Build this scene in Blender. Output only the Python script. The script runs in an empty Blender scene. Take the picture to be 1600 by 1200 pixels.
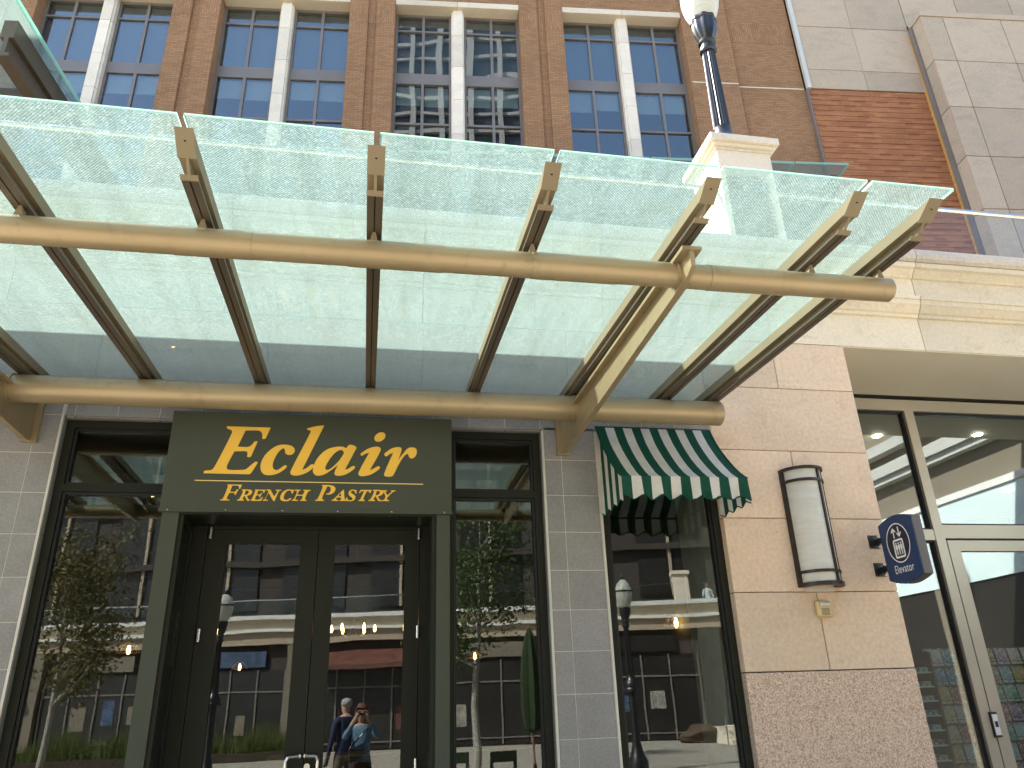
import bpy, bmesh, math, random
import numpy as np
from mathutils import Vector, Matrix, noise
R = math.radians
random.seed(7)
scn = bpy.context.scene
col = scn.collection

# ------------------------------------------------------------------ camera
FPX = 1184.46
_p, _r, _y = R(22.996), R(-2.0055), R(11.073)
CAM = np.array([0, -5.8, 1.6])
_f = np.array([math.sin(_y)*math.cos(_p), math.cos(_y)*math.cos(_p), math.sin(_p)])
_rt = np.array([math.cos(_y), -math.sin(_y), 0.0])
_up = np.cross(_rt, _f)
_R2 = math.cos(_r)*_rt + math.sin(_r)*_up
_U2 = -math.sin(_r)*_rt + math.cos(_r)*_up
cd = bpy.data.cameras.new('camera'); cam = bpy.data.objects.new('camera', cd); col.objects.link(cam)
cam.matrix_world = Matrix(((_R2[0], _U2[0], -_f[0], CAM[0]), (_R2[1], _U2[1], -_f[1], CAM[1]),
                           (_R2[2], _U2[2], -_f[2], CAM[2]), (0, 0, 0, 1)))
cd.sensor_fit = 'HORIZONTAL'; cd.sensor_width = 36; cd.lens = FPX/1600*36
cd.clip_start = 0.02; cd.clip_end = 2000
scn.camera = cam

def ray(px, py): return _f + _R2*(px-800)/FPX - _U2*(py-600)/FPX
def onY(px, py, Y): d = ray(px, py); return CAM + d*(Y-CAM[1])/d[1]
def onX(px, py, X): d = ray(px, py); return CAM + d*(X-CAM[0])/d[0]
def onZ(px, py, Z): d = ray(px, py); return CAM + d*(Z-CAM[2])/d[2]

# ------------------------------------------------------------------ sky, sun, exposure
TOSUN = Vector((-0.82, 0.41, 1.0)).normalized()
EL = math.asin(TOSUN.z); AZ = math.atan2(TOSUN.x, TOSUN.y)
w = bpy.data.worlds.new('World'); scn.world = w; w.use_nodes = True
nt = w.node_tree; nt.nodes.clear()
sk = nt.nodes.new('ShaderNodeTexSky'); sk.sky_type = 'NISHITA'; sk.sun_disc = False
sk.sun_elevation = EL; sk.sun_rotation = AZ; sk.air_density = 1.0; sk.dust_density = 1.2; sk.ozone_density = 1.0
bg = nt.nodes.new('ShaderNodeBackground'); bg.inputs['Strength'].default_value = 0.13
wo = nt.nodes.new('ShaderNodeOutputWorld')
nt.links.new(sk.outputs[0], bg.inputs[0]); nt.links.new(bg.outputs[0], wo.inputs[0])
sd = bpy.data.lights.new('sun', 'SUN'); sd.energy = 5.0; sd.angle = R(0.5); sd.color = (1.0, 0.96, 0.90)
so = bpy.data.objects.new('sun', sd); col.objects.link(so)
so.rotation_euler = (-TOSUN).to_track_quat('-Z', 'Y').to_euler(); so.location = TOSUN*120
vs = scn.view_settings; vs.view_transform = 'Standard'; vs.look = 'None'; vs.gamma = 1.0; vs.use_curve_mapping = False
vs.exposure = 2.16
scn.render.resolution_x = 1024; scn.render.resolution_y = 768
scn.cycles.max_bounces = 10; scn.cycles.transparent_max_bounces = 16; scn.cycles.transmission_bounces = 8
scn.cycles.diffuse_bounces = 5; scn.cycles.glossy_bounces = 5
scn.cycles.caustics_reflective = False; scn.cycles.caustics_refractive = False
scn.cycles.sample_clamp_indirect = 6

# ------------------------------------------------------------------ materials
def srgb(r, g, b):
    f = lambda c: (c/255/12.92) if c/255 <= 0.04045 else ((c/255+0.055)/1.055)**2.4
    return (f(r), f(g), f(b), 1)
class NT:
    def __init__(s, name):
        s.m = bpy.data.materials.new(name); s.m.use_nodes = True
        s.t = s.m.node_tree; s.t.nodes.clear()
        s.out = s.n('ShaderNodeOutputMaterial')
    def n(s, typ, **kw):
        x = s.t.nodes.new(typ)
        for k, v in kw.items(): setattr(x, k, v)
        return x
    def l(s, a, b): s.t.links.new(a, b)
    def val(s, sock, v):
        if hasattr(v, 'links') or isinstance(v, bpy.types.NodeSocket): s.l(v, sock)
        else: sock.default_value = v
    def math(s, op, a, b=0.0, c=None, clamp=False):
        x = s.n('ShaderNodeMath', operation=op, use_clamp=clamp)
        s.val(x.inputs[0], a); s.val(x.inputs[1], b)
        if c is not None: s.val(x.inputs[2], c)
        return x.outputs[0]
    def coord(s, which='Object'): return s.n('ShaderNodeTexCoord').outputs[which]
    def world(s): return s.n('ShaderNodeNewGeometry').outputs['Position']
    def noise(s, vec, scale, detail=4, rough=0.55, dist=0.0):
        x = s.n('ShaderNodeTexNoise'); s.l(vec, x.inputs['Vector'])
        x.inputs['Scale'].default_value = scale; x.inputs['Detail'].default_value = detail
        x.inputs['Roughness'].default_value = rough; x.inputs['Distortion'].default_value = dist
        return x.outputs['Fac']
    def ramp(s, fac, stops, interp='LINEAR'):
        x = s.n('ShaderNodeValToRGB'); s.l(fac, x.inputs[0]); cr = x.color_ramp; cr.interpolation = interp
        while len(cr.elements) < len(stops): cr.elements.new(0.5)
        for e, (p, c) in zip(cr.elements, stops): e.position = p; e.color = c
        return x.outputs[0]
    def mix(s, fac, a, b, blend='MIX'):
        x = s.n('ShaderNodeMix', data_type='RGBA', blend_type=blend)
        s.val(x.inputs[0], fac); s.val(x.inputs[6], a); s.val(x.inputs[7], b)
        return x.outputs[2]
    def bump(s, h, strength=0.2, dist=0.01):
        x = s.n('ShaderNodeBump'); x.inputs['Strength'].default_value = strength; x.inputs['Distance'].default_value = dist
        s.l(h, x.inputs['Height']); return x.outputs[0]
    def bsdf(s, color, rough=0.6, metal=0.0, normal=None, spec=0.5, coat=0.0):
        b = s.n('ShaderNodeBsdfPrincipled'); s.val(b.inputs['Base Color'], color); s.val(b.inputs['Roughness'], rough)
        b.inputs['Metallic'].default_value = metal; b.inputs['Specular IOR Level'].default_value = spec
        b.inputs['Coat Weight'].default_value = coat
        if normal is not None: s.l(normal, b.inputs['Normal'])
        return b.outputs[0]
    def done(s, sh): s.l(sh, s.out.inputs[0]); return s.m
def scaled(c, k): return (min(1, c[0]*k), min(1, c[1]*k), min(1, c[2]*k), 1)

def plain(name, c, rough=0.55, metal=0.0, var=0.12, scale=3.0, bump=0.05, bscale=60, spec=0.5, rnd=0.0, coat=0.0):
    t = NT(name); P = t.world()
    n1 = t.noise(P, scale, 5); n2 = t.noise(P, bscale, 3)
    colr = t.ramp(n1, [(0.3, scaled(c, 1-var)), (0.7, scaled(c, 1+var))])
    if rnd:
        oi = t.n('ShaderNodeObjectInfo').outputs['Random']
        k = t.math('MULTIPLY_ADD', oi, 2*rnd, 1-rnd)
        colr = t.mix(1.0, colr, t.n('ShaderNodeCombineColor').outputs[0], 'MULTIPLY') if False else colr
        hsv = t.n('ShaderNodeHueSaturation'); t.l(colr, hsv.inputs['Color']); t.l(k, hsv.inputs['Value']); colr = hsv.outputs[0]
    rr = t.math('MULTIPLY_ADD', n1, 0.2, rough-0.1)
    return t.done(t.bsdf(colr, rr, metal, t.bump(n2, bump, 0.004) if bump else None, spec, coat))

M = {}
# bronze painted canopy steel
def steel():
    t = NT('canopy_steel'); P = t.world()
    n1 = t.noise(P, 1.7, 5); n2 = t.noise(P, 140, 2); n3 = t.noise(P, 11, 4)
    c = t.ramp(n1, [(0.3, (0.36, 0.272, 0.145, 1)), (0.7, (0.42, 0.322, 0.18, 1))])
    c = t.mix(t.ramp(n3, [(0.6, (0, 0, 0, 1)), (0.8, (0.35, 0.35, 0.35, 1))]), c, (0.26, 0.20, 0.13, 1))
    g1 = t.noise(P, 5.0, 6, 0.7, 0.8)
    c = t.mix(t.ramp(g1, [(0.56, (0, 0, 0, 1)), (0.70, (0.5, 0.5, 0.5, 1))]), c, (0.20, 0.155, 0.10, 1))
    rr = t.math('MULTIPLY_ADD', n3, 0.16, 0.30)
    return t.done(t.bsdf(c, rr, 0.35, t.bump(n2, 0.06, 0.002), 0.6))
M['steel'] = steel()
M['steel_pale'] = plain('steel_side_paint', (0.265, 0.212, 0.13, 1), 0.5, 0.0, 0.07, 2, 0.05, spec=0.3)
M['steel_dark_shade'] = plain('dark_shade_bronze_steel', (0.10, 0.077, 0.052, 1), 0.42, 0.1, 0.07, 2, 0.05)  # darker steel tone; on the rib flanges it paints in underside shade
M['dark_slot'] = plain('dark_slot', (0.012, 0.010, 0.008, 1), 0.8, 0, 0.1, 3, 0)
def stone(name, base, k=1.0, pit=True):
    t = NT(name); P = t.world()
    oi = t.n('ShaderNodeObjectInfo').outputs['Random']
    off = t.n('ShaderNodeVectorMath', operation='ADD'); t.l(P, off.inputs[0])
    cx = t.n('ShaderNodeCombineXYZ'); t.l(t.math('MULTIPLY', oi, 37.0), cx.inputs[0]); t.l(t.math('MULTIPLY', oi, 11.0), cx.inputs[2]); t.l(cx.outputs[0], off.inputs[1])
    V = off.outputs[0]
    mp = t.n('ShaderNodeMapping'); mp.inputs['Scale'].default_value = (1, 1, 2.2); t.l(V, mp.inputs[0])
    big = t.noise(mp.outputs[0], 1.1, 6, 0.6, 0.4); fine = t.noise(V, 30, 4); spk = t.noise(V, 160, 2)
    c = t.ramp(big, [(0.25, scaled(base, 0.86*k)), (0.5, scaled(base, k)), (0.75, scaled((base[0]*0.98, base[1]*0.95, base[2]*0.9), 1.08*k))])
    c = t.mix(0.25, c, t.ramp(fine, [(0.3, (0.35, 0.3, 0.25, 1)), (0.7, (0.9, 0.85, 0.78, 1))]), 'OVERLAY')
    h = t.n('ShaderNodeHueSaturation'); t.l(c, h.inputs['Color']); t.l(t.math('MULTIPLY_ADD', oi, 0.22, 0.89), h.inputs['Value']); c = h.outputs[0]
    if pit:
        st = t.noise(V, 4.5, 6, 0.7, 1.0)
        c = t.mix(t.ramp(st, [(0.56, (0, 0, 0, 1)), (0.72, (0.55, 0.55, 0.55, 1))]), c, scaled((base[0]*0.75, base[1]*0.62, base[2]*0.5), 1))
        vo = t.n('ShaderNodeTexVoronoi'); t.l(V, vo.inputs['Vector']); vo.inputs['Scale'].default_value = 9
        pm = t.math('MULTIPLY', t.ramp(vo.outputs['Distance'], [(0.03, (1, 1, 1, 1)), (0.10, (0, 0, 0, 1))]), t.ramp(t.noise(V, 2.5, 2), [(0.52, (0, 0, 0, 1)), (0.62, (1, 1, 1, 1))]))
        c = t.mix(t.math('MULTIPLY', pm, 0.6), c, scaled(base, 0.38))
    hgt = t.math('ADD', fine, t.math('MULTIPLY', spk, 0.4))
    return t.done(t.bsdf(c, 0.78, 0, t.bump(hgt, 0.18, 0.004), 0.3))
M['limestone'] = stone('pink_limestone', (0.70, 0.525, 0.375, 1))
M['cornice'] = stone('cornice_limestone', (0.74, 0.635, 0.475, 1))
M['coping'] = stone('coping_rough_stone', (0.58, 0.51, 0.43, 1))
M['whitestone'] = stone('white_cast_stone', (0.74, 0.66, 0.54, 1), 1.0, False)
M['lintel'] = stone('cream_cast_stone', (0.62, 0.54, 0.42, 1), 1.0, False)
M['panel'] = stone('stone_panel', (0.425, 0.345, 0.258, 1), 1.0, False)
M['panel_side'] = M['panel']
def granite():
    t = NT('speckled_granite'); P = t.world()
    v = t.n('ShaderNodeTexVoronoi'); t.l(P, v.inputs['Vector']); v.inputs['Scale'].default_value = 120
    v2 = t.noise(P, 75, 3, 0.7)
    c1 = t.ramp(v.outputs['Color'], [(0.0, (0.08, 0.05, 0.035, 1)), (0.25, (0.34, 0.215, 0.145, 1)), (0.5, (0.62, 0.43, 0.30, 1)), (0.8, (0.80, 0.63, 0.48, 1))])
    c2 = t.ramp(v2, [(0.34, (0.12, 0.075, 0.05, 1)), (0.52, (0.62, 0.435, 0.305, 1)), (0.72, (0.82, 0.66, 0.52, 1))])
    return t.done(t.bsdf(t.mix(0.5, c1, c2), 0.35, 0, None, 0.5))
M['granite'] = granite()
def tile():
    t = NT('grey_porcelain_tile'); P = t.world(); oi = t.n('ShaderNodeObjectInfo').outputs['Random']
    n = t.noise(P, 4, 5); f = t.noise(P, 90, 3)
    c = t.ramp(n, [(0.3, (0.238, 0.226, 0.208, 1)), (0.7, (0.29, 0.276, 0.256, 1))])
    c = t.mix(0.18, c, t.ramp(f, [(0.35, (0.06, 0.055, 0.05, 1)), (0.65, (0.4, 0.38, 0.35, 1))]))
    h = t.n('ShaderNodeHueSaturation'); t.l(c, h.inputs['Color']); t.l(t.math('MULTIPLY_ADD', oi, 0.16, 0.92), h.inputs['Value'])
    return t.done(t.bsdf(h.outputs[0], t.math('MULTIPLY_ADD', n, 0.2, 0.35), 0, t.bump(f, 0.05, 0.002), 0.45))
M['tile'] = tile()
M['grout'] = plain('pale_grout', (0.66, 0.62, 0.54, 1), 0.85, 0, 0.12, 6)
M['trim'] = plain('pale_corner_trim', (0.60, 0.57, 0.48, 1), 0.4, 0.2, 0.06, 2)
M['greenframe'] = plain('dark_green_aluminium', (0.018, 0.0195, 0.012, 1), 0.5, 0.0, 0.08, 2, 0.03, spec=0.18)
M['greenpanel'] = plain('olive_green_panel', (0.056, 0.062, 0.041, 1), 0.5, 0.0, 0.07, 1.2, 0.03, spec=0.25)
M['blackrubber'] = plain('black_gasket', (0.006, 0.006, 0.006, 1), 0.6, 0, 0.1, 3, 0)
M['gold'] = plain('gold_vinyl_lettering', (0.84, 0.48, 0.05, 1), 0.4, 0, 0.06, 5, 0.02)
M['goldline'] = plain('gold_line', (0.85, 0.58, 0.18, 1), 0.4, 0, 0.05, 5, 0)
M['chrome'] = plain('brushed_steel', (0.55, 0.53, 0.49, 1), 0.25, 1.0, 0.05, 8, 0.02)
M['champagne'] = plain('champagne_aluminium', (0.46, 0.41, 0.32, 1), 0.36, 0.25, 0.06, 2, 0.03)
M['soffit'] = plain('beige_soffit_plaster', (0.80, 0.72, 0.55, 1), 0.8, 0, 0.06, 0.8, 0.05)
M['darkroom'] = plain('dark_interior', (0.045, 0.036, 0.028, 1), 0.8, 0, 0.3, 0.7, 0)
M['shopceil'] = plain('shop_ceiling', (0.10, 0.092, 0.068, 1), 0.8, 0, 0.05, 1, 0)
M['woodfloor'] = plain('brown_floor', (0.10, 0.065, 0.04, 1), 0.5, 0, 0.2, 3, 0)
M['blackmetal'] = plain('black_cast_iron', (0.010, 0.010, 0.010, 1), 0.36, 0.0, 0.2, 9, 0.1, 40, 0.7)
M['bronze'] = plain('dark_bronze', (0.035, 0.026, 0.020, 1), 0.4, 0.4, 0.12, 9, 0.05)
M['navy'] = plain('navy_sign_face', (0.006, 0.030, 0.095, 1), 0.4, 0, 0.05, 5, 0.02)
M['navydark'] = plain('dark_navy_disc', (0.004, 0.008, 0.022, 1), 0.4, 0, 0.05, 5, 0)
M['signwhite'] = plain('sign_white', (0.78, 0.76, 0.70, 1), 0.5, 0, 0.04, 5, 0)
M['signedge'] = plain('sign_edge_grey', (0.11, 0.10, 0.095, 1), 0.45, 0.2, 0.1, 5)
M['beigeplastic'] = plain('beige_plastic', (0.62, 0.47, 0.21, 1), 0.4, 0, 0.06, 9)
M['winframe'] = plain('taupe_window_frame', (0.19, 0.168, 0.148, 1), 0.45, 0.1, 0.08, 2)
M['blind'] = plain('pale_roller_blind', (0.26, 0.29, 0.28, 1), 0.9, 0, 0.06, 2)
M['dusk'] = plain('dark_office', (0.02, 0.025, 0.035, 1), 0.9, 0, 0.2, 1, 0)
M['bluegrey'] = plain('blue_grey_blind', (0.085, 0.105, 0.13, 1), 0.9, 0, 0.05, 1, 0)
M['darkgap'] = plain('dark_joint', (0.03, 0.028, 0.026, 1), 0.9, 0, 0.1, 3, 0)
M['copper'] = plain('ochre_sealant', (0.55, 0.30, 0.08, 1), 0.5, 0, 0.15, 6)
M['paving'] = plain('concrete_paving', (0.32, 0.283, 0.228, 1), 0.85, 0, 0.14, 1.1, 0.1)
M['bark'] = plain('pale_bark', (0.33, 0.31, 0.27, 1), 0.8, 0, 0.35, 22, 0.3, 40)
M['soil'] = plain('soil', (0.06, 0.045, 0.03, 1), 0.95, 0, 0.3, 5)
M['opp_dark'] = plain('opposite_dark_facade', (0.022, 0.02, 0.018, 1), 0.35, 0, 0.2, 0.5, 0)
M['opp_brick'] = plain('opposite_brick', (0.055, 0.044, 0.036, 1), 0.85, 0, 0.15, 0.9)
M['towerglass'] = plain('tower_dark_glazing', (0.05, 0.055, 0.065, 1), 0.2, 0.0, 0.2, 0.1, 0)
M['towerwhite'] = plain('tower_white_frame', (0.30, 0.29, 0.275, 1), 0.7, 0, 0.05, 0.2, 0)
M['lit_canopy_blue'] = plain('pale_blue_lit_canopy', (0.62, 0.74, 0.74, 1), 0.6, 0, 0.05, 1)  # colour of sunlit canopy glass, put on a flat panel
M['taupe'] = plain('taupe_frieze', (0.19, 0.16, 0.115, 1), 0.7, 0, 0.08, 1)
M['brasswire'] = plain('brass_wire', (0.40, 0.25, 0.08, 1), 0.4, 0.6, 0.1, 9, 0)
M['wingband'] = plain('wing_band_stone', (0.46, 0.46, 0.42, 1), 0.8, 0, 0.08, 1)
M['umbrella'] = plain('green_umbrella_cloth', (0.02, 0.036, 0.010, 1), 0.9, 0, 0.15, 4)
M['chairgreen'] = plain('dark_green_chair', (0.012, 0.03, 0.018, 1), 0.4, 0, 0.1, 4)
M['wood'] = plain('brown_wood', (0.22, 0.10, 0.04, 1), 0.5, 0, 0.3, 9)
M['white'] = plain('white_paint', (0.75, 0.74, 0.70, 1), 0.5, 0, 0.04, 2)
M['boulder'] = plain('rust_boulder', (0.075, 0.05, 0.03, 1), 0.9, 0, 0.4, 1.7, 0.4, 12)
M['basket'] = plain('orange_sign_ball', (0.5, 0.09, 0.03, 1), 0.5, 0, 0.2, 1, 0)

def brick(name, c1, c2, mort, rowh=0.0677, bw=0.203, soldier=False, bump=0.5):
    t = NT(name); P = t.coord('Object')
    sx = t.n('ShaderNodeSeparateXYZ'); t.l(P, sx.inputs[0])
    u = t.math('ADD', sx.outputs[0], sx.outputs[1]); v = sx.outputs[2]
    cb = t.n('ShaderNodeCombineXYZ')
    if soldier: t.l(v, cb.inputs[0]); t.l(u, cb.inputs[1])
    else: t.l(u, cb.inputs[0]); t.l(v, cb.inputs[1])
    b = t.n('ShaderNodeTexBrick'); t.l(cb.outputs[0], b.inputs['Vector'])
    b.inputs['Color1'].default_value = c1; b.inputs['Color2'].default_value = c2; b.inputs['Mortar'].default_value = mort
    b.inputs['Scale'].default_value = 1.0; b.inputs['Mortar Size'].default_value = 0.0055; b.inputs['Mortar Smooth'].default_value = 0.15
    b.inputs['Brick Width'].default_value = bw; b.inputs['Row Height'].default_value = rowh; b.inputs['Bias'].default_value = -0.1
    n = t.noise(P, 0.5, 5); n2 = t.noise(P, 25, 3)
    c = t.mix(0.35, b.outputs['Color'], t.ramp(n, [(0.3, (0.35, 0.33, 0.31, 1)), (0.7, (0.66, 0.64, 0.6, 1))]), 'OVERLAY')
    c = t.mix(0.2, c, t.ramp(n2, [(0.3, (0.2, 0.2, 0.2, 1)), (0.7, (0.8, 0.8, 0.8, 1))]), 'OVERLAY')
    h = t.math('MULTIPLY_ADD', b.outputs['Fac'], -1.0, 1.0)
    return t.done(t.bsdf(c, 0.85, 0, t.bump(h, bump, 0.008), 0.25))
M['brick'] = brick('buff_brick', (0.355, 0.200, 0.102, 1), (0.275, 0.148, 0.074, 1), (0.165, 0.092, 0.050, 1))
M['brick_v'] = brick('buff_brick_soldier', (0.355, 0.200, 0.102, 1), (0.275, 0.148, 0.074, 1), (0.165, 0.092, 0.050, 1), 0.0677, 0.203, True)
M['redbrick'] = brick('red_brick', (0.40, 0.180, 0.083, 1), (0.275, 0.112, 0.052, 1), (0.28, 0.135, 0.074, 1), 0.10, 0.36)

def window_glass(name, base=0.14, tint=(0.80, 0.86, 0.83, 1), wav=0.004, wscale=1.3):
    t = NT(name); P = t.world()
    nb = t.bump(t.noise(P, wscale, 2, 0.4), 1.0, wav)
    lw = t.n('ShaderNodeLayerWeight'); lw.inputs['Blend'].default_value = 0.5
    fac = t.math('MULTIPLY_ADD', t.math('POWER', lw.outputs['Facing'], 4.5), 0.9-base, base, clamp=True)
    tr = t.n('ShaderNodeBsdfTransparent'); tr.inputs[0].default_value = tint
    gl = t.n('ShaderNodeBsdfGlossy'); gl.inputs['Roughness'].default_value = 0.0; t.l(nb, gl.inputs['Normal']); gl.inputs[0].default_value = (0.95, 0.97, 0.96, 1)
    mx = t.n('ShaderNodeMixShader'); t.l(fac, mx.inputs[0]); t.l(tr.outputs[0], mx.inputs[1]); t.l(gl.outputs[0], mx.inputs[2])
    return t.done(mx.outputs[0])
M['glass'] = window_glass('shopfront_glass', 0.075, (0.70, 0.76, 0.73, 1), wav=0.0009)
M['glass_hi'] = window_glass('office_glass', 0.11, (0.80, 0.86, 0.86, 1), 0.012, 0.3)
M['glass_r'] = window_glass('corner_shop_glass', 0.17, (0.80, 0.86, 0.84, 1), 0.002, 0.8)
M['railglass'] = window_glass('rail_glass', 0.015, (0.95, 0.97, 0.96, 1), 0.004, 1.0)
def canopy_glass():
    t = NT('fritted_canopy_glass'); P = t.coord('Object')
    v = t.n('ShaderNodeTexVoronoi', voronoi_dimensions='2D'); v.inputs['Randomness'].default_value = 0.0; v.inputs['Scale'].default_value = 95
    mp = t.n('ShaderNodeMapping'); mp.inputs['Rotation'].default_value = (0, 0, R(45)); t.l(P, mp.inputs[0]); t.l(mp.outputs[0], v.inputs['Vector'])
    dots = t.ramp(v.outputs['Distance'], [(0.40, (1, 1, 1, 1)), (0.50, (0, 0, 0, 1))])
    spk = t.noise(P, 85, 3, 0.75); sp2 = t.noise(P, 14, 4, 0.7); big = t.noise(P, 1.0, 5, 0.6)
    c = t.ramp(spk, [(0.38, (0.115, 0.18, 0.162, 1)), (0.5, (0.185, 0.27, 0.248, 1)), (0.63, (0.50, 0.62, 0.58, 1))])
    c = t.mix(0.35, c, t.ramp(sp2, [(0.36, (0.15, 0.225, 0.205, 1)), (0.64, (0.245, 0.34, 0.315, 1))]))
    c = t.mix(0.3, c, t.ramp(big, [(0.3, (0.175, 0.25, 0.225, 1)), (0.7, (0.225, 0.315, 0.29, 1))]))
    ms = t.n('ShaderNodeMapping'); ms.inputs['Scale'].default_value = (9, 0.7, 1); t.l(P, ms.inputs[0])
    c = t.mix(0.55, c, t.ramp(t.noise(ms.outputs[0], 1.0, 6, 0.65, 0.6), [(0.32, (0.62, 0.63, 0.58, 1)), (0.55, (1, 1, 1, 1))]), 'MULTIPLY')
    tl = t.n('ShaderNodeBsdfTranslucent'); t.l(c, tl.inputs[0])
    df = t.n('ShaderNodeBsdfDiffuse'); df.inputs[0].default_value = (0.30, 0.385, 0.315, 1)
    m1 = t.n('ShaderNodeMixShader'); m1.inputs[0].default_value = 0.42; t.l(tl.outputs[0], m1.inputs[1]); t.l(df.outputs[0], m1.inputs[2])
    tr = t.n('ShaderNodeBsdfTransparent'); tr.inputs[0].default_value = (0.82, 0.94, 0.885, 1)
    cov = t.math('MULTIPLY_ADD', dots, 0.40, 0.36)
    m2 = t.n('ShaderNodeMixShader'); t.l(cov, m2.inputs[0]); t.l(tr.outputs[0], m2.inputs[1]); t.l(m1.outputs[0], m2.inputs[2])
    gl = t.n('ShaderNodeBsdfGlossy'); gl.inputs['Roughness'].default_value = 0.04
    lw = t.n('ShaderNodeLayerWeight'); lw.inputs['Blend'].default_value = 0.5
    m3 = t.n('ShaderNodeMixShader'); t.l(t.math('MULTIPLY_ADD', t.math('POWER', lw.outputs['Facing'], 4.5), 0.7, 0.045), m3.inputs[0]); t.l(m2.outputs[0], m3.inputs[1]); t.l(gl.outputs[0], m3.inputs[2])
    return t.done(m3.outputs[0])
M['cglass'] = canopy_glass()
def edge_glass():
    t = NT('glass_edge_green'); tl = t.n('ShaderNodeBsdfTranslucent'); tl.inputs[0].default_value = (0.50, 0.78, 0.66, 1)
    b = t.bsdf((0.42, 0.62, 0.53, 1), 0.15); m = t.n('ShaderNodeMixShader'); m.inputs[0].default_value = 0.5
    t.l(tl.outputs[0], m.inputs[1]); t.l(b, m.inputs[2]); return t.done(m.outputs[0])
M['gedge'] = edge_glass()
def emis(name, c, s):
    t = NT(name); e = t.n('ShaderNodeEmission'); e.inputs[0].default_value = c; e.inputs[1].default_value = s; return t.done(e.outputs[0])
M['bulb'] = emis('warm_bulb', (1.0, 0.55, 0.16, 1), 14)
M['downlight_and_fill'] = emis('lit_downlight_and_fill', (1.0, 0.88, 0.70, 1), 120)
def opal(name, c, tl=0.5, rough=0.3, streak=True):
    t = NT(name); P = t.world()
    mp = t.n('ShaderNodeMapping'); mp.inputs['Scale'].default_value = (3, 3, 14) if streak else (1, 1, 1); t.l(P, mp.inputs[0])
    n = t.noise(mp.outputs[0], 1.0, 3, 0.5, 1.5)
    cc = t.ramp(n, [(0.3, scaled(c, 0.9)), (0.7, scaled(c, 1.05))])
    b = t.bsdf(cc, rough); x = t.n('ShaderNodeBsdfTranslucent'); t.l(cc, x.inputs[0])
    m = t.n('ShaderNodeMixShader'); m.inputs[0].default_value = tl; t.l(b, m.inputs[1]); t.l(x.outputs[0], m.inputs[2]); return t.done(m.outputs[0])
M['opal'] = opal('opal_lamp_glass', (0.80, 0.80, 0.72, 1))
M['acrylic'] = opal('white_acrylic', (0.80, 0.78, 0.68, 1), 0.25, 0.35)
def cloth_mat(name, c):
    t = NT(name); P = t.world(); n = t.noise(P, 9, 4); f = t.noise(P, 300, 2)
    cc = t.ramp(n, [(0.3, scaled(c, 0.9)), (0.7, scaled(c, 1.06))])
    b = t.bsdf(cc, 0.75, 0, t.bump(t.math('ADD', n, t.math('MULTIPLY', f, 0.2)), 0.3, 0.01), 0.2)
    x = t.n('ShaderNodeBsdfTranslucent'); t.l(cc, x.inputs[0]); m = t.n('ShaderNodeMixShader'); m.inputs[0].default_value = 0.25
    t.l(b, m.inputs[1]); t.l(x.outputs[0], m.inputs[2]); return t.done(m.outputs[0])
M['awngreen'] = cloth_mat('green_awning_canvas', (0.012, 0.085, 0.05, 1)); M['awnwhite'] = cloth_mat('cream_awning_canvas', (0.78, 0.74, 0.66, 1))
def leaf_mat(name, a, b):
    t = NT(name); P = t.world(); c = t.ramp(t.noise(P, 3.5, 3), [(0.3, a), (0.7, b)])
    d = t.bsdf(c, 0.6); x = t.n('ShaderNodeBsdfTranslucent'); t.l(c, x.inputs[0]); m = t.n('ShaderNodeMixShader'); m.inputs[0].default_value = 0.35
    t.l(d, m.inputs[1]); t.l(x.outputs[0], m.inputs[2]); return t.done(m.outputs[0])
M['leaf'] = leaf_mat('green_leaves', (0.04, 0.085, 0.02, 1), (0.11, 0.15, 0.04, 1))
M['leafolive'] = leaf_mat('olive_leaves', (0.07, 0.075, 0.02, 1), (0.17, 0.14, 0.04, 1))
M['grass'] = leaf_mat('tall_grass', (0.06, 0.10, 0.02, 1), (0.17, 0.19, 0.05, 1))
def body_mat(name, stops):
    t = NT(name); P = t.coord('Object'); sx = t.n('ShaderNodeSeparateXYZ'); t.l(P, sx.inputs[0])
    z = t.math('MULTIPLY', t.math('ADD', sx.outputs[2], t.math('MULTIPLY', t.noise(P, 18, 2), 0.015)), 0.5)
    c = t.ramp(z, stops, 'CONSTANT'); n = t.noise(P, 60, 3)
    return t.done(t.bsdf(c, 0.8, 0, t.bump(n, 0.3, 0.01)))

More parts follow.
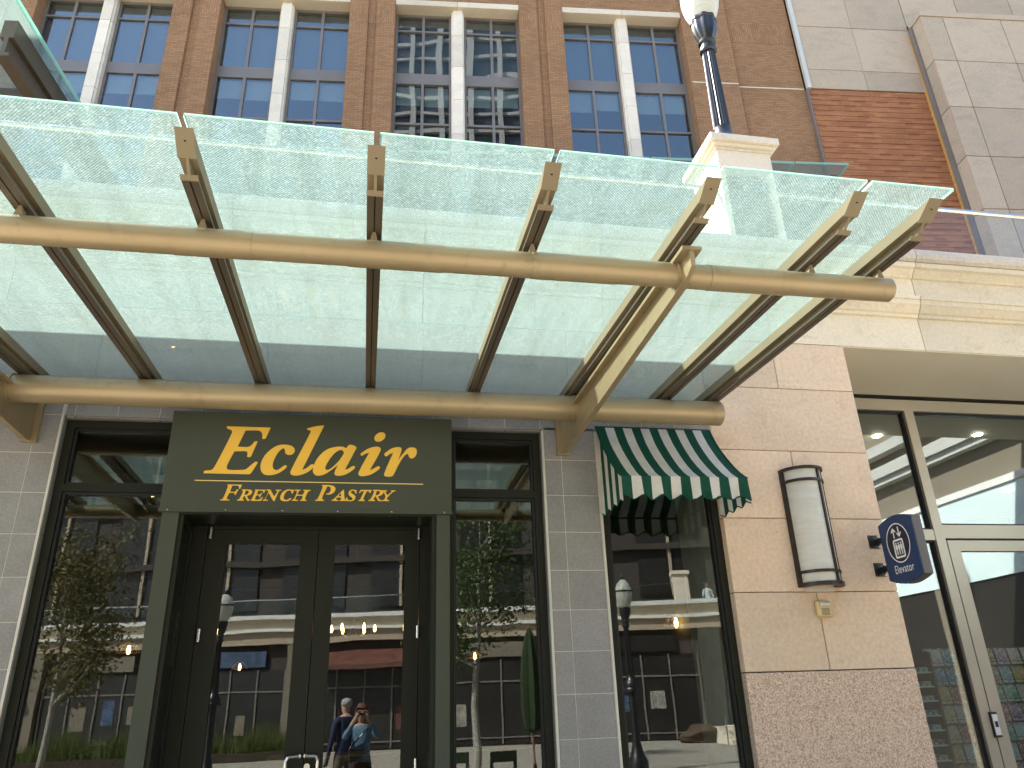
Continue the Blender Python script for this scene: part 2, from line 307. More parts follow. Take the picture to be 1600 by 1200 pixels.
# ------------------------------------------------------------------ mesh helpers
class MB:
    def __init__(s): s.v = []; s.f = []; s.m = []
    def add(s, vs, fs, mi=0):
        o = len(s.v); s.v += [tuple(x) for x in vs]
        s.f += [tuple(i+o for i in f) for f in fs]; s.m += [mi]*len(fs); return s
    def box(s, x0, x1, y0, y1, z0, z1, mi=0, b=0.0):
        x0, x1 = min(x0, x1), max(x0, x1); y0, y1 = min(y0, y1), max(y0, y1); z0, z1 = min(z0, z1), max(z0, z1)
        if b <= 0:
            return s.add([(x0,y0,z0),(x1,y0,z0),(x1,y1,z0),(x0,y1,z0),(x0,y0,z1),(x1,y0,z1),(x1,y1,z1),(x0,y1,z1)],
                         [(0,3,2,1),(4,5,6,7),(0,1,5,4),(1,2,6,5),(2,3,7,6),(3,0,4,7)], mi)
        # chamfered box: every face inset, bevel strips and corner triangles
        X = (x0, x1); Y = (y0, y1); Z = (z0, z1); vs = []; idx = {}
        for i in (0,1):
            for j in (0,1):
                for k in (0,1):
                    sx, sy, sz = (1-2*i)*b, (1-2*j)*b, (1-2*k)*b
                    for a, p in (('x',(X[i],Y[j]+sy,Z[k]+sz)),('y',(X[i]+sx,Y[j],Z[k]+sz)),('z',(X[i]+sx,Y[j]+sy,Z[k]))):
                        idx[(i,j,k,a)] = len(vs); vs.append(p)
        F = []; g = lambda *q: idx[q]
        for i in (0,1):
            F.append((g(i,0,0,'x'),g(i,1,0,'x'),g(i,1,1,'x'),g(i,0,1,'x')))
            F.append((g(0,i,0,'y'),g(1,i,0,'y'),g(1,i,1,'y'),g(0,i,1,'y')))
            F.append((g(0,0,i,'z'),g(1,0,i,'z'),g(1,1,i,'z'),g(0,1,i,'z')))
        for i in (0,1):
            for j in (0,1):
                F.append((g(i,j,0,'x'),g(i,j,1,'x'),g(i,j,1,'y'),g(i,j,0,'y')))
                F.append((g(i,0,j,'x'),g(i,1,j,'x'),g(i,1,j,'z'),g(i,0,j,'z')))
                F.append((g(0,i,j,'y'),g(1,i,j,'y'),g(1,i,j,'z'),g(0,i,j,'z')))
                for k in (0,1): F.append((g(i,j,k,'x'),g(i,j,k,'y'),g(i,j,k,'z')))
        return s.add(vs, F, mi)
    def prism(s, pts, axis, a, b, mi=0):
        n = len(pts); mk = {'x': lambda p, t: (t, p[0], p[1]), 'y': lambda p, t: (p[0], t, p[1]), 'z': lambda p, t: (p[0], p[1], t)}[axis]
        vs = [mk(p, a) for p in pts] + [mk(p, b) for p in pts]
        return s.add(vs, [tuple(range(n)), tuple(range(2*n-1, n-1, -1))] + [(i, (i+1) % n, n+(i+1) % n, n+i) for i in range(n)], mi)
    def tube(s, p0, p1, r0, r1=None, n=16, mi=0, caps=True):
        r1 = r0 if r1 is None else r1; p0 = Vector(p0); p1 = Vector(p1); d = (p1-p0).normalized()
        u = d.orthogonal().normalized(); v = d.cross(u); vs = []
        for p, r in ((p0, r0), (p1, r1)):
            for i in range(n): a = 2*math.pi*i/n; vs.append(p+(u*math.cos(a)+v*math.sin(a))*r)
        fs = [(i, (i+1) % n, n+(i+1) % n, n+i) for i in range(n)]
        if caps: fs += [tuple(range(n-1, -1, -1)), tuple(range(n, 2*n))]
        return s.add(vs, fs, mi)
    def path(s, pts, r, n=8, mi=0):
        for a, b in zip(pts, pts[1:]): s.tube(a, b, r, r, n, mi)
        return s
    def lathe(s, prof, n=24, c=(0,0,0), mi=0, flute=0.0, nf=0):
        vs = []
        for r, z in prof:
            for i in range(n):
                a = 2*math.pi*i/n; k = 1 - (flute*(0.5+0.5*math.cos(nf*a)) if nf else 0)
                vs.append((c[0]+r*k*math.cos(a), c[1]+r*k*math.sin(a), c[2]+z))
        fs = []
        for j in range(len(prof)-1):
            for i in range(n): fs.append((j*n+i, j*n+(i+1) % n, (j+1)*n+(i+1) % n, (j+1)*n+i))
        fs.append(tuple(range(n-1, -1, -1))); fs.append(tuple(range((len(prof)-1)*n, len(prof)*n)))
        return s.add(vs, fs, mi)
    def build(s, name, mats, parent=None, smooth=False, label=None, kind=None):
        me = bpy.data.meshes.new(name); me.from_pydata(s.v, [], s.f)
        if not isinstance(mats, (list, tuple)): mats = [mats]
        for m in mats: me.materials.append(M[m] if isinstance(m, str) else m)
        me.polygons.foreach_set('material_index', s.m); 
        bm = bmesh.new(); bm.from_mesh(me); bmesh.ops.recalc_face_normals(bm, faces=bm.faces); bm.to_mesh(me); bm.free()
        if smooth:
            me.polygons.foreach_set('use_smooth', [True]*len(me.polygons))
            try: me.set_sharp_from_angle(angle=R(35))
            except Exception: pass
        me.update(); return link(name, me, parent, label, kind)
def link(name, me, parent=None, label=None, kind=None):
    o = bpy.data.objects.new(name, me); col.objects.link(o)
    if parent is not None: o.parent = parent
    if label: o['label'] = label
    if kind: o['kind'] = kind
    return o
def tag(o, label, cat, group=None):
    o['label'] = label; o['category'] = cat
    if group: o['group'] = group
    return o
def thing(name, label, cat, loc=(0,0,0), rz=0.0, group=None):
    o = bpy.data.objects.new(name, None); col.objects.link(o); o.empty_display_size = 0.2
    o.location = loc; o.rotation_euler = (0, 0, rz); return tag(o, label, cat, group)
def copy_tree(o, parent=None):
    c = o.copy(); col.objects.link(c); c.parent = parent
    for ch in list(o.children): copy_tree(ch, c)
    return c
def B(name, mat, parent, *boxes, b=0.0, **kw):
    m = MB()
    for q in boxes: m.box(*q, b=b)
    return m.build(name, mat, parent, **kw)
_unit = {}
def piece(name, mat, parent, x0, x1, y0, y1, z0, z1, b=0.003):
    """a tile / stone / panel: boxes of the same size share their mesh"""
    key = (name, mat, round(x1-x0, 4), round(y1-y0, 4), round(z1-z0, 4), b)
    if key not in _unit:
        o = MB().box(0, x1-x0, 0, y1-y0, 0, z1-z0, b=b).build(name, mat, parent); _unit[key] = o.data
    else: o = link(name, _unit[key], parent)
    o.location = (x0, y0, z0); return o

# ================================================================== SETTING: ground
g = MB(); g.add([(-400,-400,0),(400,-400,0),(400,400,0),(-400,400,0)], [(0,1,2,3)])
ground = g.build('ground', 'paving', None); ground['kind'] = 'structure'

# ================================================================== SHOP BUILDING (ground floor, Y = 0 is the face)
shop = thing('shop_building', 'grey tiled and beige stone shop building with terrace on its roof', 'building')
ROW = 0.2975; Z0 = 1.366
XL, XR1, XR2, XS0, XS1 = -2.285, 1.375, 1.835, 2.880, 4.345
HEAD = 3.70
# core walls behind the cladding
core = MB()
core.box(-9, XL-0.004, 0.0085, 0.30, 0, 4.64); core.box(XR1+0.004, XR2-0.004, 0.0085, 0.30, 0, HEAD+0.01)
core.box(XL-0.004, XS0, 0.0085, 0.30, HEAD+0.012, 4.64); core.box(-9, 20, 0.30, 0.50, 4.70, 5.6)
core.box(XS0+0.02, XS1-0.02, 0.30, 1.0, 0, 4.64)
wall = core.build('tile_wall', 'grout', shop)
G = 0.0045; TT = 0.014
def tiles_rect(x0, x1, zs, cols):
    for za, zb in zip(zs, zs[1:]):
        for xa, xb in zip(cols, cols[1:]):
            piece('tile', 'tile', wall, xa+G/2, xb-G/2, 0.02-TT, 0.02, za+G/2, zb-G/2, 0.0012)
rows = [Z0 + ROW*k for k in range(-4, 8)]
rows = [max(0.0, r) for r in rows if r < 3.5] + [3.73]
tiles_rect(XR1, XR2, rows, [XR1+0.012, 1.528, XR2-0.012])
rowsL = [3.412 + 0.2975*k for k in range(-11, 2)]
tiles_rect(-3.4, XL, rowsL, [-3.35, -3.05, -2.752, -2.455, XL-0.012])
bandrows = [HEAD+0.004, 3.985]
cols_ = [XL+0.012] + [-2.208 + 0.2975*k for k in range(0, 17)] + [XS0-0.004]
tiles_rect(XL, XS0, bandrows, cols_)
tiles_rect(-3.4, XL, [3.7095, 3.985], [-3.35, -3.05, -2.752, -2.455, XL-0.012])
sx_ = [-4.62 + 1.25*k for k in range(0, 6)] + [XS0-0.004]
for xa, xb in zip(sx_, sx_[1:]): piece('stone', 'limestone', wall, xa+0.003, xb-0.003, 0.0, 0.03, 3.991, 4.640, 0.003)
# reveal tiles (sides of the openings) and the soffit tiles
for za, zb in zip(rowsL, rowsL[1:]):
    if za < HEAD: piece('tile', 'tile', wall, XL-0.004, XL+0.010, 0.022, 0.135, max(0,za)+G/2, min(zb, HEAD)-G/2, 0.001)
for za, zb in zip(rows, rows[1:]):
    piece('tile', 'tile', wall, XR1-0.010, XR1+0.004, 0.022, 0.135, za+G/2, min(zb, HEAD)-G/2, 0.001)
    piece('tile', 'tile', wall, XR2-0.004, XR2+0.010, 0.022, 0.135, za+G/2, min(zb, HEAD)-G/2, 0.001)
for xa, xb in zip(cols_, cols_[1:]):
    if not (xb > XR1 and xa < XR2): piece('tile', 'tile', wall, xa+G/2, xb-G/2, 0.022, 0.135, HEAD-0.004, HEAD+0.010, 0.001)
for x in (XL-0.001, XR1+0.001, XR2-0.001):
    B('corner_trim', 'trim', wall, (x-0.009, x+0.009, -0.001, 0.022, 0, HEAD if x > XL else 3.98))
# limestone pier
pier = MB().box(XS0+0.03, XS1-0.03, 0.06, 0.32, 0, 4.64).build('stone_pier', 'darkgap', shop)
J = 0.006
piece('granite_base', 'granite', pier, XS0, XS1, -0.004, 0.36, 0.0, 1.7725, 0.004)
zs = [1.7775, 2.376, 2.980, 3.578, 4.173, 4.64]
for k in range(5):
    xs = [XS0, 3.600, XS1] if k % 2 == 0 else [XS0, XS1]
    for xa, xb in zip(xs, xs[1:]):
        piece('stone', 'limestone', pier, xa+(J/2 if xa > XS0 else 0), xb-(J/2 if xb < XS1 else 0), 0.0, 0.36, zs[k]+J/2, zs[k+1]-J/2, 0.004)
# cornice: profile (y, z) extruded in blocks
prof = [(0.05, 4.644), (0.0, 4.644), (0.0, 4.985), (-0.025, 4.99), (-0.025, 5.02), (-0.045, 5.03), (-0.085, 5.085), (-0.10, 5.10), (-0.10, 5.145), (-0.115, 5.15),
        (-0.115, 5.185), (-0.06, 5.19), (-0.06, 5.40), (-0.085, 5.405), (-0.085, 5.425), (-0.13, 5.475), (-0.165, 5.485), (-0.165, 5.535), (-0.15, 5.54), (0.05, 5.54)]
cprof = [(0.35, 5.544), (-0.17, 5.544), (-0.20, 5.565), (-0.208, 5.60), (-0.20, 5.655), (-0.17, 5.69), (-0.12, 5.70), (0.30, 5.705), (0.35, 5.69)]
corn = MB().box(-9, 20, 0.052, 0.30, 4.655, 5.53).build('cornice', 'darkgap', shop)
xj = 5.235; edges = [xj + 1.62*k for k in range(-9, 10)]
for xa, xb in zip(edges, edges[1:]):
    MB().prism(prof, 'x', xa+0.0045, xb-0.0045).build('stone', 'cornice', corn)
    MB().prism(cprof, 'x', xa+0.0045+0.28, xb-0.0045+0.28).build('stone', 'coping', corn) if False else MB().prism(cprof, 'x', xa+0.0045, xb-0.0045).build('stone', 'coping', corn)
B('terrace_floor', 'paving', shop, (-40, 40, 0.30, 11.4, 4.72, 4.95))
# soffit and recess of the corner shop
B('soffit', 'soffit', shop, (XS1-0.02, 20, 0.012, 1.10, 4.636, 4.69)); 
B('lintel_backing', 'darkgap', shop, (XS1, 20, 0.05, 0.30, 4.66, 4.70))
B('reveal_wall', 'limestone', shop, (XS1-0.03, XS1-0.012, 0.36, 1.16, 0, 4.636))

# ---- bakery storefront
GY = 0.12
fr = MB()
def frame(m, x0, x1, z0, z1, tk=0.055, y0=0.07, y1=0.17):
    m.box(x0, x0+tk, y0, y1, z0, z1); m.box(x1-tk, x1, y0, y1, z0, z1)
    m.box(x0+tk, x1-tk, y0, y1, z1-tk, z1); m.box(x0+tk, x1-tk, y0, y1, z0, z0+tk)
TRZ = 3.17
def shop_window(x0, x1, transom=True):
    w = MB(); frame(w, x0, x1, 0.02, HEAD-0.006, 0.06)
    if transom: w.box(x0+0.06, x1-0.06, 0.068, 0.172, TRZ-0.028, TRZ+0.028)
    o = w.build('window', 'greenframe', shop)
    s_ = MB(); 
    for (za, zb) in (((0.08, TRZ-0.028), (TRZ+0.028, HEAD-0.066)) if transom else ((0.08, HEAD-0.066),)):
        g_ = MB(); frame(g_, x0+0.0605, x1-0.0605, za+0.0005, zb-0.0005, 0.018, GY-0.03, GY+0.03); g_.build('gasket', 'blackrubber', o)
        MB().box(x0+0.079, x1-0.079, GY-0.004, GY+0.004, za+0.019, zb-0.019).build('pane', 'glass', o)
    return o
shop_window(XL+0.0125, -1.43)
shop_window(0.585, XR1-0.0125)
shop_window(XR2+0.0125, XS0-0.002, False)
# entrance portal: posts, sign box head, jambs
PY = -0.30
portal = MB()
portal.box(-1.415, -1.305, PY+0.012, 0.10, 0, 2.925); portal.box(0.480, 0.577, PY+0.012, 0.10, 0, 2.925)
portal.box(-1.4285, 0.584, PY+0.15, 0.10, 2.93, HEAD-0.008)
pt = portal.build('entrance_portal', 'greenpanel', shop)
B('soffit', 'greenframe', pt, (-1.304, 0.479, PY+0.02, 0.06, 2.90, 2.929))
jl = B('side_light', 'greenframe', pt, (-1.304, -1.275, PY+0.03, PY+0.07, 0, 2.899), (-1.304, -1.275, 0.04, 0.075, 0, 2.899), (-1.304, -1.275, PY+0.07, 0.04, 2.85, 2.899))
B('pane', 'glass', jl, (-1.294, -1.286, PY+0.071, 0.039, 0.0, 2.849)); B('backing', 'darkroom', jl, (-1.303, -1.297, PY+0.071, 0.039, 0.0, 2.849))
B('door_frame', 'greenframe', pt, (-1.304, -1.176, 0.078, 0.18, 0, 2.899), (0.386, 0.479, 0.078, 0.18, 0, 2.899), (-1.176, 0.386, 0.078, 0.18, 2.965-0.0, 2.899) if False else (-1.176, 0.386, 0.078, 0.18, 2.875, 2.899))
B('jamb_lining', 'greenframe', pt, (0.448, 0.4795, PY+0.03, 0.077, 0, 2.899))
def door(x0, x1, gx0, gx1, hx, hs):
    d = MB(); y0, y1 = 0.085, 0.145
    d.box(x0, gx0, y0, y1, 0.01, 2.872); d.box(gx1, x1, y0, y1, 0.01, 2.872)
    d.box(gx0, gx1, y0, y1, 2.772, 2.872); d.box(gx0, gx1, y0, y1, 0.01, 0.32)
    o = d.build('door', 'greenframe', pt)
    MB().box(gx0+0.001, gx1-0.001, 0.111, 0.119, 0.321, 2.771).build('pane', 'glass', o)
    h = MB(); yb = y0-0.055; zt = 1.335; zb = 0.98
    h.path([(hx, y0+0.004, zt), (hx, yb, zt), (hx+hs*0.07, yb-0.004, zt-0.004), (hx+hs*0.085, yb-0.004, zt-0.03), (hx+hs*0.085, yb-0.004, zb+0.03), (hx+hs*0.07, yb-0.004, zb+0.004), (hx, yb, zb), (hx, y0+0.004, zb)], 0.0125, 10)
    h.build('handle', 'chrome', o, smooth=True)
    return o
dl = door(-1.172, -0.379, -1.033, -0.504, -0.405, -1); dr = door(-0.373, 0.380, -0.252, 0.274, -0.365, 1)
MB().tube((-0.352, 0.086, 1.268), (-0.352, 0.060, 1.268), 0.022, 0.02, 16).build('lock', 'chrome', dr, smooth=True)
for x, dd in ((-1.150, dl), (0.377, dr)):
    for z in (2.80, 2.08, 1.20):
        hm = MB(); hm.tube((x, 0.066, z), (x, 0.066, z+0.042), 0.015, None, 12); hm.tube((x, 0.066, z+0.045), (x, 0.066, z+0.087), 0.015, None, 12); hm.box(x-0.008, x+0.008, 0.066, 0.086, z+0.01, z+0.078)
        hm.build('hinge', 'chrome', dd, smooth=True)
# rooms behind the glass
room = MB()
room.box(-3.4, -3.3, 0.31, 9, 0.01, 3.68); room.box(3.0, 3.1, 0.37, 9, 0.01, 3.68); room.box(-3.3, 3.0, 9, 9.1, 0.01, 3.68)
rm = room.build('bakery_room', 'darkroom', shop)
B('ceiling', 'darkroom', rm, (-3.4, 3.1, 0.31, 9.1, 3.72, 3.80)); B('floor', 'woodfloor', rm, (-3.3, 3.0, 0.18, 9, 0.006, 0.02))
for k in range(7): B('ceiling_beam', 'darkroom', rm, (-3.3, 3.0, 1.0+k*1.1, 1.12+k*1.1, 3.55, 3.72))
# ---- corner shop glazing, recessed to Y = 1.2
cy = 1.2
cw = MB()
def P13(px, py): return onY(px, py, cy)
fz0, fz1 = 4.475, 4.50
mx0, mx1 = P13(1409, 645)[0], P13(1421, 645)[0]
cw.box(XS1-0.01, 12, cy-0.06, cy+0.06, fz0, 4.635-0.03)
m_l = 5.80
cw.box(5.775, 5.885, cy-0.065, cy+0.065, 0, fz0)
trz0, trz1 = 3.06, 3.20
cw.box(XS1-0.01, 5.775, cy-0.058, cy+0.058, trz0-0.02, trz0+0.09); cw.box(5.885, 12, cy-0.058, cy+0.058, trz0, trz1)
cw.box(8.3, 8.4, cy-0.065, cy+0.065, 0, fz0)
csh = cw.build('corner_shopfront', 'champagne', shop)
gk = MB(); frame(gk, XS1, 5.7745, trz0+0.0905, fz0-0.0005, 0.02, cy-0.03, cy+0.03); frame(gk, XS1, 5.7745, 0.05, trz0-0.0205, 0.02, cy-0.03, cy+0.03); frame(gk, 5.8855, 8.2995, trz1+0.0005, fz0-0.0005, 0.02, cy-0.03, cy+0.03)
gk.build('gasket', 'blackrubber', csh)
for (xa, xb, za, zb) in ((XS1+0.021, 5.754, trz0+0.111, fz0-0.021), (XS1+0.021, 5.754, 0.071, trz0-0.041), (5.906, 8.279, trz1+0.021, fz0-0.021), (8.42, 11.9, 0.05, trz0-0.01), (8.42, 11.9, trz1+0.01, fz0-0.01)):
    MB().box(xa, xb, cy-0.004, cy+0.004, za, zb).build('pane', 'glass_r', csh)
dm = MB(); dm.box(5.915, 6.045, cy-0.045, cy+0.03, 0.01, trz0-0.02); dm.box(6.9, 7.03, cy-0.045, cy+0.03, 0.01, trz0-0.02); dm.box(6.045, 6.9, cy-0.045, cy+0.03, trz0-0.13, trz0-0.02); dm.box(6.045, 6.9, cy-0.045, cy+0.03, 0.01, 0.28)
d3 = dm.build('door', 'champagne', csh); B('pane', 'glass_r', d3, (6.046, 6.899, cy-0.01, cy-0.002, 0.281, trz0-0.131))
B('door_contact', ['blackmetal'], d3, (5.862, 5.93, cy-0.095, cy-0.05, 1.18, 1.40)); B('contact_label', 'signwhite', d3, (5.868, 5.925, cy-0.099, cy-0.0955, 1.20, 1.38)); B('contact_button', 'navy', d3, (5.880, 5.912, cy-0.103, cy-0.0995, 1.27, 1.32))
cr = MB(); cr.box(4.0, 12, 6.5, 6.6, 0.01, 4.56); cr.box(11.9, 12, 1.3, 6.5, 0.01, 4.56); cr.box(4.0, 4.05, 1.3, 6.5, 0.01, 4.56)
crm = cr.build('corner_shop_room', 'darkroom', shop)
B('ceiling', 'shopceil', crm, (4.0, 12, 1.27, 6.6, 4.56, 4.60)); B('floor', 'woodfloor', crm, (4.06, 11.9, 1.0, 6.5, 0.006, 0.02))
dls = [onZ(1371, 682, 4.55), onZ(1528, 680, 4.55)]; dls += [(10.2+k*0.7, 2.0+j*1.3) for k in range(2) for j in range(3)]  # the appended grid is unseen, added to brighten the cards
for p in dls: B('downlight_and_fill', 'downlight_and_fill', crm, (p[0]-0.035, p[0]+0.035, p[1]-0.035, p[1]+0.035, 4.548, 4.5585))
p = onZ(1405, 762, 4.55); MB().tube((p[0], p[1], 4.51), (p[0], p[1], 4.5595), 0.12, 0.14, 24).build('ceiling_speaker', 'shopceil', crm, smooth=True)
for k in range(3): B('ceiling_seam', 'darkgap', crm, (4.3+k*0.55, 4.312+k*0.55, 1.3, 6.4, 4.552, 4.5595))

# ================================================================== MAIN CANOPY
canopy = thing('glass_canopy', 'bronze steel and fritted glass canopy over the bakery entrance', 'canopy')
SL = -0.0313
def zb(u): return 3.842 + SL*u
PX = [-4.76, -3.97, -3.185, -2.405, -1.62, -0.833, -0.038, 0.755, 1.535, 2.306, 2.722]
UF, UB = 2.91, 0.03
TY1, TY0 = -2.585, -0.467
for name, y, zc, r, x1 in (('front_tube', TY1, 3.648, 0.066, 2.775), ('back_tube', TY0, 3.72, 0.098, 2.75)):
    t = MB(); t.tube((-6, y, zc), (x1-0.01, y, zc), r, None, 40); t.tube((x1-0.01, y, zc), (x1, y, zc), r, r-0.008, 40)
    t.tube((-0.95 if y < -1 else -1.68, y, zc), (-0.60 if y < -1 else -1.45, y, zc), r+0.002, None, 40)
    if y < -1:
        for x in (-2.2, 0.1, 1.0, 1.95): t.tube((x-0.25, y, zc), (x+0.2, y, zc), r+0.003, None, 40)
    t.build(name, 'steel', canopy, smooth=True)
def purlin_mesh():
    m = MB(); ue = lambda d: UF + 1.61*d                   # raked end: the top reaches further out than the bottom
    def bar(x0, x1, d0, d1, mi=0, e0=0.0, e1=0.0, back=None):
        q = []
        for k in (0, 1):
            for d in (d0, d1):
                for x in (x0, x1):
                    u = (UB if back is None else ue(d)+e0) if k == 0 else ue(d)+e1
                    q.append((x, -u, zb(u)+d))
        m.add(q, [(0,1,3,2),(4,6,7,5),(0,4,5,1),(2,3,7,6),(0,2,6,4),(1,5,7,3)], mi)
    bar(-0.0375, 0.0375, 0.060, 0.121)                     # glazing box
    bar(-0.0385, 0.0385, 0.052, 0.123, 0, 0.0005, 0.006, 1)    # end plate
    bar(-0.007, 0.007, 0.011, 0.0605, 0, 0, 0.003)         # web
    bar(-0.036, -0.0035, 0.0, 0.0115, 2); bar(0.0035, 0.036, 0.0, 0.0115, 2)     # two flange halves, darker colour paints in the underside shade
    bar(-0.0036, 0.0036, 0.006, 0.0112, 1)
    bar(-0.038, 0.038, -0.0015, 0.0125, 0, 0.0005, 0.007, 1)
    m.box(-0.009, 0.009, -0.475, -0.46, 3.79, zb(0.47)+0.001)
    m.add([(-0.02, -2.56, zb(2.56)-0.055), (0.02, -2.56, zb(2.56)-0.055), (0.007, -2.56, zb(2.56)+0.002), (-0.007, -2.56, zb(2.56)+0.002),
           (-0.02, -2.61, zb(2.61)-0.055), (0.02, -2.61, zb(2.61)-0.055), (0.007, -2.61, zb(2.61)+0.002), (-0.007, -2.61, zb(2.61)+0.002)],
          [(0,1,2,3),(4,5,6,7),(0,1,5,4),(1,2,6,5),(2,3,7,6),(3,0,4,7)])
    u = ue(0.092)+0.006; m.tube((0, -u, zb(u)+0.092), (0, -u-0.003, zb(u)+0.092), 0.005, None, 10, 1)
    return m
pm = None
for i, x in enumerate(PX):
    if pm is None: o = purlin_mesh().build('purlin', ['steel_pale', 'dark_slot', 'steel_dark_shade'], canopy); pm = o.data
    else: o = link('purlin', pm, canopy)
    o.location.x = x
GU0, GU1 = 0.035, 3.185
def glass_pane(x0, x1, parent):
    # one fritted sheet (lower face) with a thin clear edge strip all round
    m = MB(); d = 0.131
    P4 = [(x, -u, zb(u)+d) for u in (GU0, GU1) for x in (x0, x1)]
    m.add(P4, [(0,1,3,2)], 0)
    o = m.build('glass_pane', 'cglass', parent)
    e = MB(); h = 0.0075
    def strip(a, b):
        e.add([(a[0],a[1],a[2]-h),(b[0],b[1],b[2]-h),(b[0],b[1],b[2]+h),(a[0],a[1],a[2]+h)], [(0,1,2,3)])
    for a, b in ((0,1),(1,3),(3,2),(2,0)): strip(P4[a], P4[b])
    e.build('glass_edge', 'gedge', o)
    return o
for xa, xb in zip(PX, PX[1:]): glass_pane(xa+0.013, xb-0.013 if xb < 2.7 else 2.765, canopy)
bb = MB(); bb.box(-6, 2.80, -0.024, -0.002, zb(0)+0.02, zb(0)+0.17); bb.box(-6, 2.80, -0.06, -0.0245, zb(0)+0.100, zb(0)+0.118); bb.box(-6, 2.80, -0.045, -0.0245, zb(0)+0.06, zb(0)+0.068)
bb.build('back_beam', 'steel_dark_shade', canopy)
def bracket(x):
    m = MB(); W = 0.012
    # side outline (y, z) of the tapered web from wall plate to tip
    web = [(-0.03, 3.80), (-0.03, 3.492), (-0.10, 3.478), (-2.66, 3.565), (-2.76, 3.60), (-2.76, 3.695), (-0.42, 3.735)]
    m.prism(web, 'x', x-W, x+W)
    m.prism([(-0.36, 3.716), (-0.36, 3.736), (-2.77, 3.712), (-2.77, 3.692)], 'x', x-0.052, x+0.052)
    m.prism([(-0.10, 3.478), (-0.10, 3.496), (-2.66, 3.581), (-2.66, 3.563)], 'x', x-0.02, x+0.02)
    m.box(x-0.055, x+0.055, -0.03, 0.004, 3.484, 3.80)
    m.tube((x-0.03, TY1, 3.648), (x+0.03, TY1, 3.648), 0.074, None, 32); m.tube((x-0.03, TY0, 3.72), (x+0.03, TY0, 3.72), 0.106, None, 32)
    return m.build('bracket', 'steel', canopy)
for x in (-2.475, 1.544): bracket(x)

# ================================================================== ENTRANCE SIGN
sign = thing('shop_sign', 'dark green box sign with gold serif lettering over the double doors', 'sign')
sb = MB(); sb.box(-1.436, 0.590, PY, PY+0.149, 2.916, 3.653, b=0.004); sb.box(-1.440, 0.594, PY-0.006, PY+0.03, 2.912, 2.938); sb.box(-1.434, 0.588, PY-0.003, PY+0.03, 3.635, 3.656)
sb.build('panel', 'greenpanel', sign)
def smooth_loop(pts, n=6):
    out = []; N = len(pts)
    for i in range(N):
        p0, p1, p2, p3 = pts[i-1], pts[i], pts[(i+1) % N], pts[(i+2) % N]
        c1 = len(p1) > 2; c2 = len(p2) > 2
        a = np.array(p1[:2], float); b = np.array(p2[:2], float)
        L = np.linalg.norm(b-a)
        def tang(pp, pc, pn):
            v = np.array(pn[:2], float)-np.array(pp[:2], float); q = np.linalg.norm(v); return v/q if q else v
        t1 = (b-a)/L if c1 else tang(p0, p1, p2); t2 = (b-a)/L if c2 else tang(p1, p2, p3)
        t1 = t1*L; t2 = t2*L
        for k in range(n):
            s = k/n; out.append((2*s**3-3*s**2+1)*a + (s**3-2*s**2+s)*t1 + (-2*s**3+3*s**2)*b + (s**3-s**2)*t2)
    return out
def letter(name, loops, ox, oy, sc, mat, parent, Y=PY, n=6, ext=0.0012, px2=None):
    cu = bpy.data.curves.new(name, 'CURVE'); cu.dimensions = '2D'; cu.fill_mode = 'BOTH'; cu.extrude = ext
    for lp in loops:
        pts = smooth_loop(lp, n); sp = cu.splines.new('POLY'); sp.points.add(len(pts)-1); sp.use_cyclic_u = True
        for q, pt in zip(pts, sp.points):
            w3 = onY(ox+q[0]*sc, oy+q[1]*sc, Y) if px2 is None else px2(q)
            pt.co = (w3[0], w3[2], 0, 1)
    tmp = bpy.data.objects.new('tmp', cu); col.objects.link(tmp)
    dg = bpy.context.evaluated_depsgraph_get(); me = bpy.data.meshes.new_from_object(tmp.evaluated_get(dg)); bpy.data.objects.remove(tmp)
    me.transform(Matrix(((1,0,0,0),(0,0,-1,0),(0,1,0,0),(0,0,0,1))))   # curve plane -> X-Z plane, facing -Y
    me.transform(Matrix.Translation((0, Y-ext-0.0006, 0)))
    me.materials.clear(); me.materials.append(M[mat]); me.name = name
    for p in me.polygons: p.material_index = 0
    return link('letter', me, parent)
c = 1
LA = [[[(395,100,c),(1005,118,c),(935,268,c),(905,276),(885,262),(890,225),(870,175),(820,158),(655,158,c),(545,383,c),(690,385),(740,360),(785,312),(825,308,c),(730,520,c),(700,528),(675,520,c),(683,480),(668,448),(500,448,c),(400,640),(395,680),(420,703),(600,705),(660,695),(730,640),(795,592),(828,600,c),(735,745),(710,766,c),(72,752,c),(85,720),(180,705),(222,665),(468,190),(460,155),(400,130,c)]],
 [[(1340,430),(1310,485),(1255,497),(1210,475),(1202,430),(1185,405),(1145,425),(1090,490),(1042,590),(1032,650),(1052,695),(1100,705),(1205,640),(1228,655),(1190,700),(1100,755),(1000,778),(910,765),(865,700),(870,610),(920,510),(1010,420),(1110,365),(1210,355),(1300,375)]],
 [[(1510,130,c),(1640,98),(1748,88,c),(1440,706,c),(1500,680),(1577,626),(1603,642),(1570,695),(1500,745),(1420,775),(1340,784),(1285,765),(1280,725),(1555,190),(1556,160),(1512,147,c)]]]
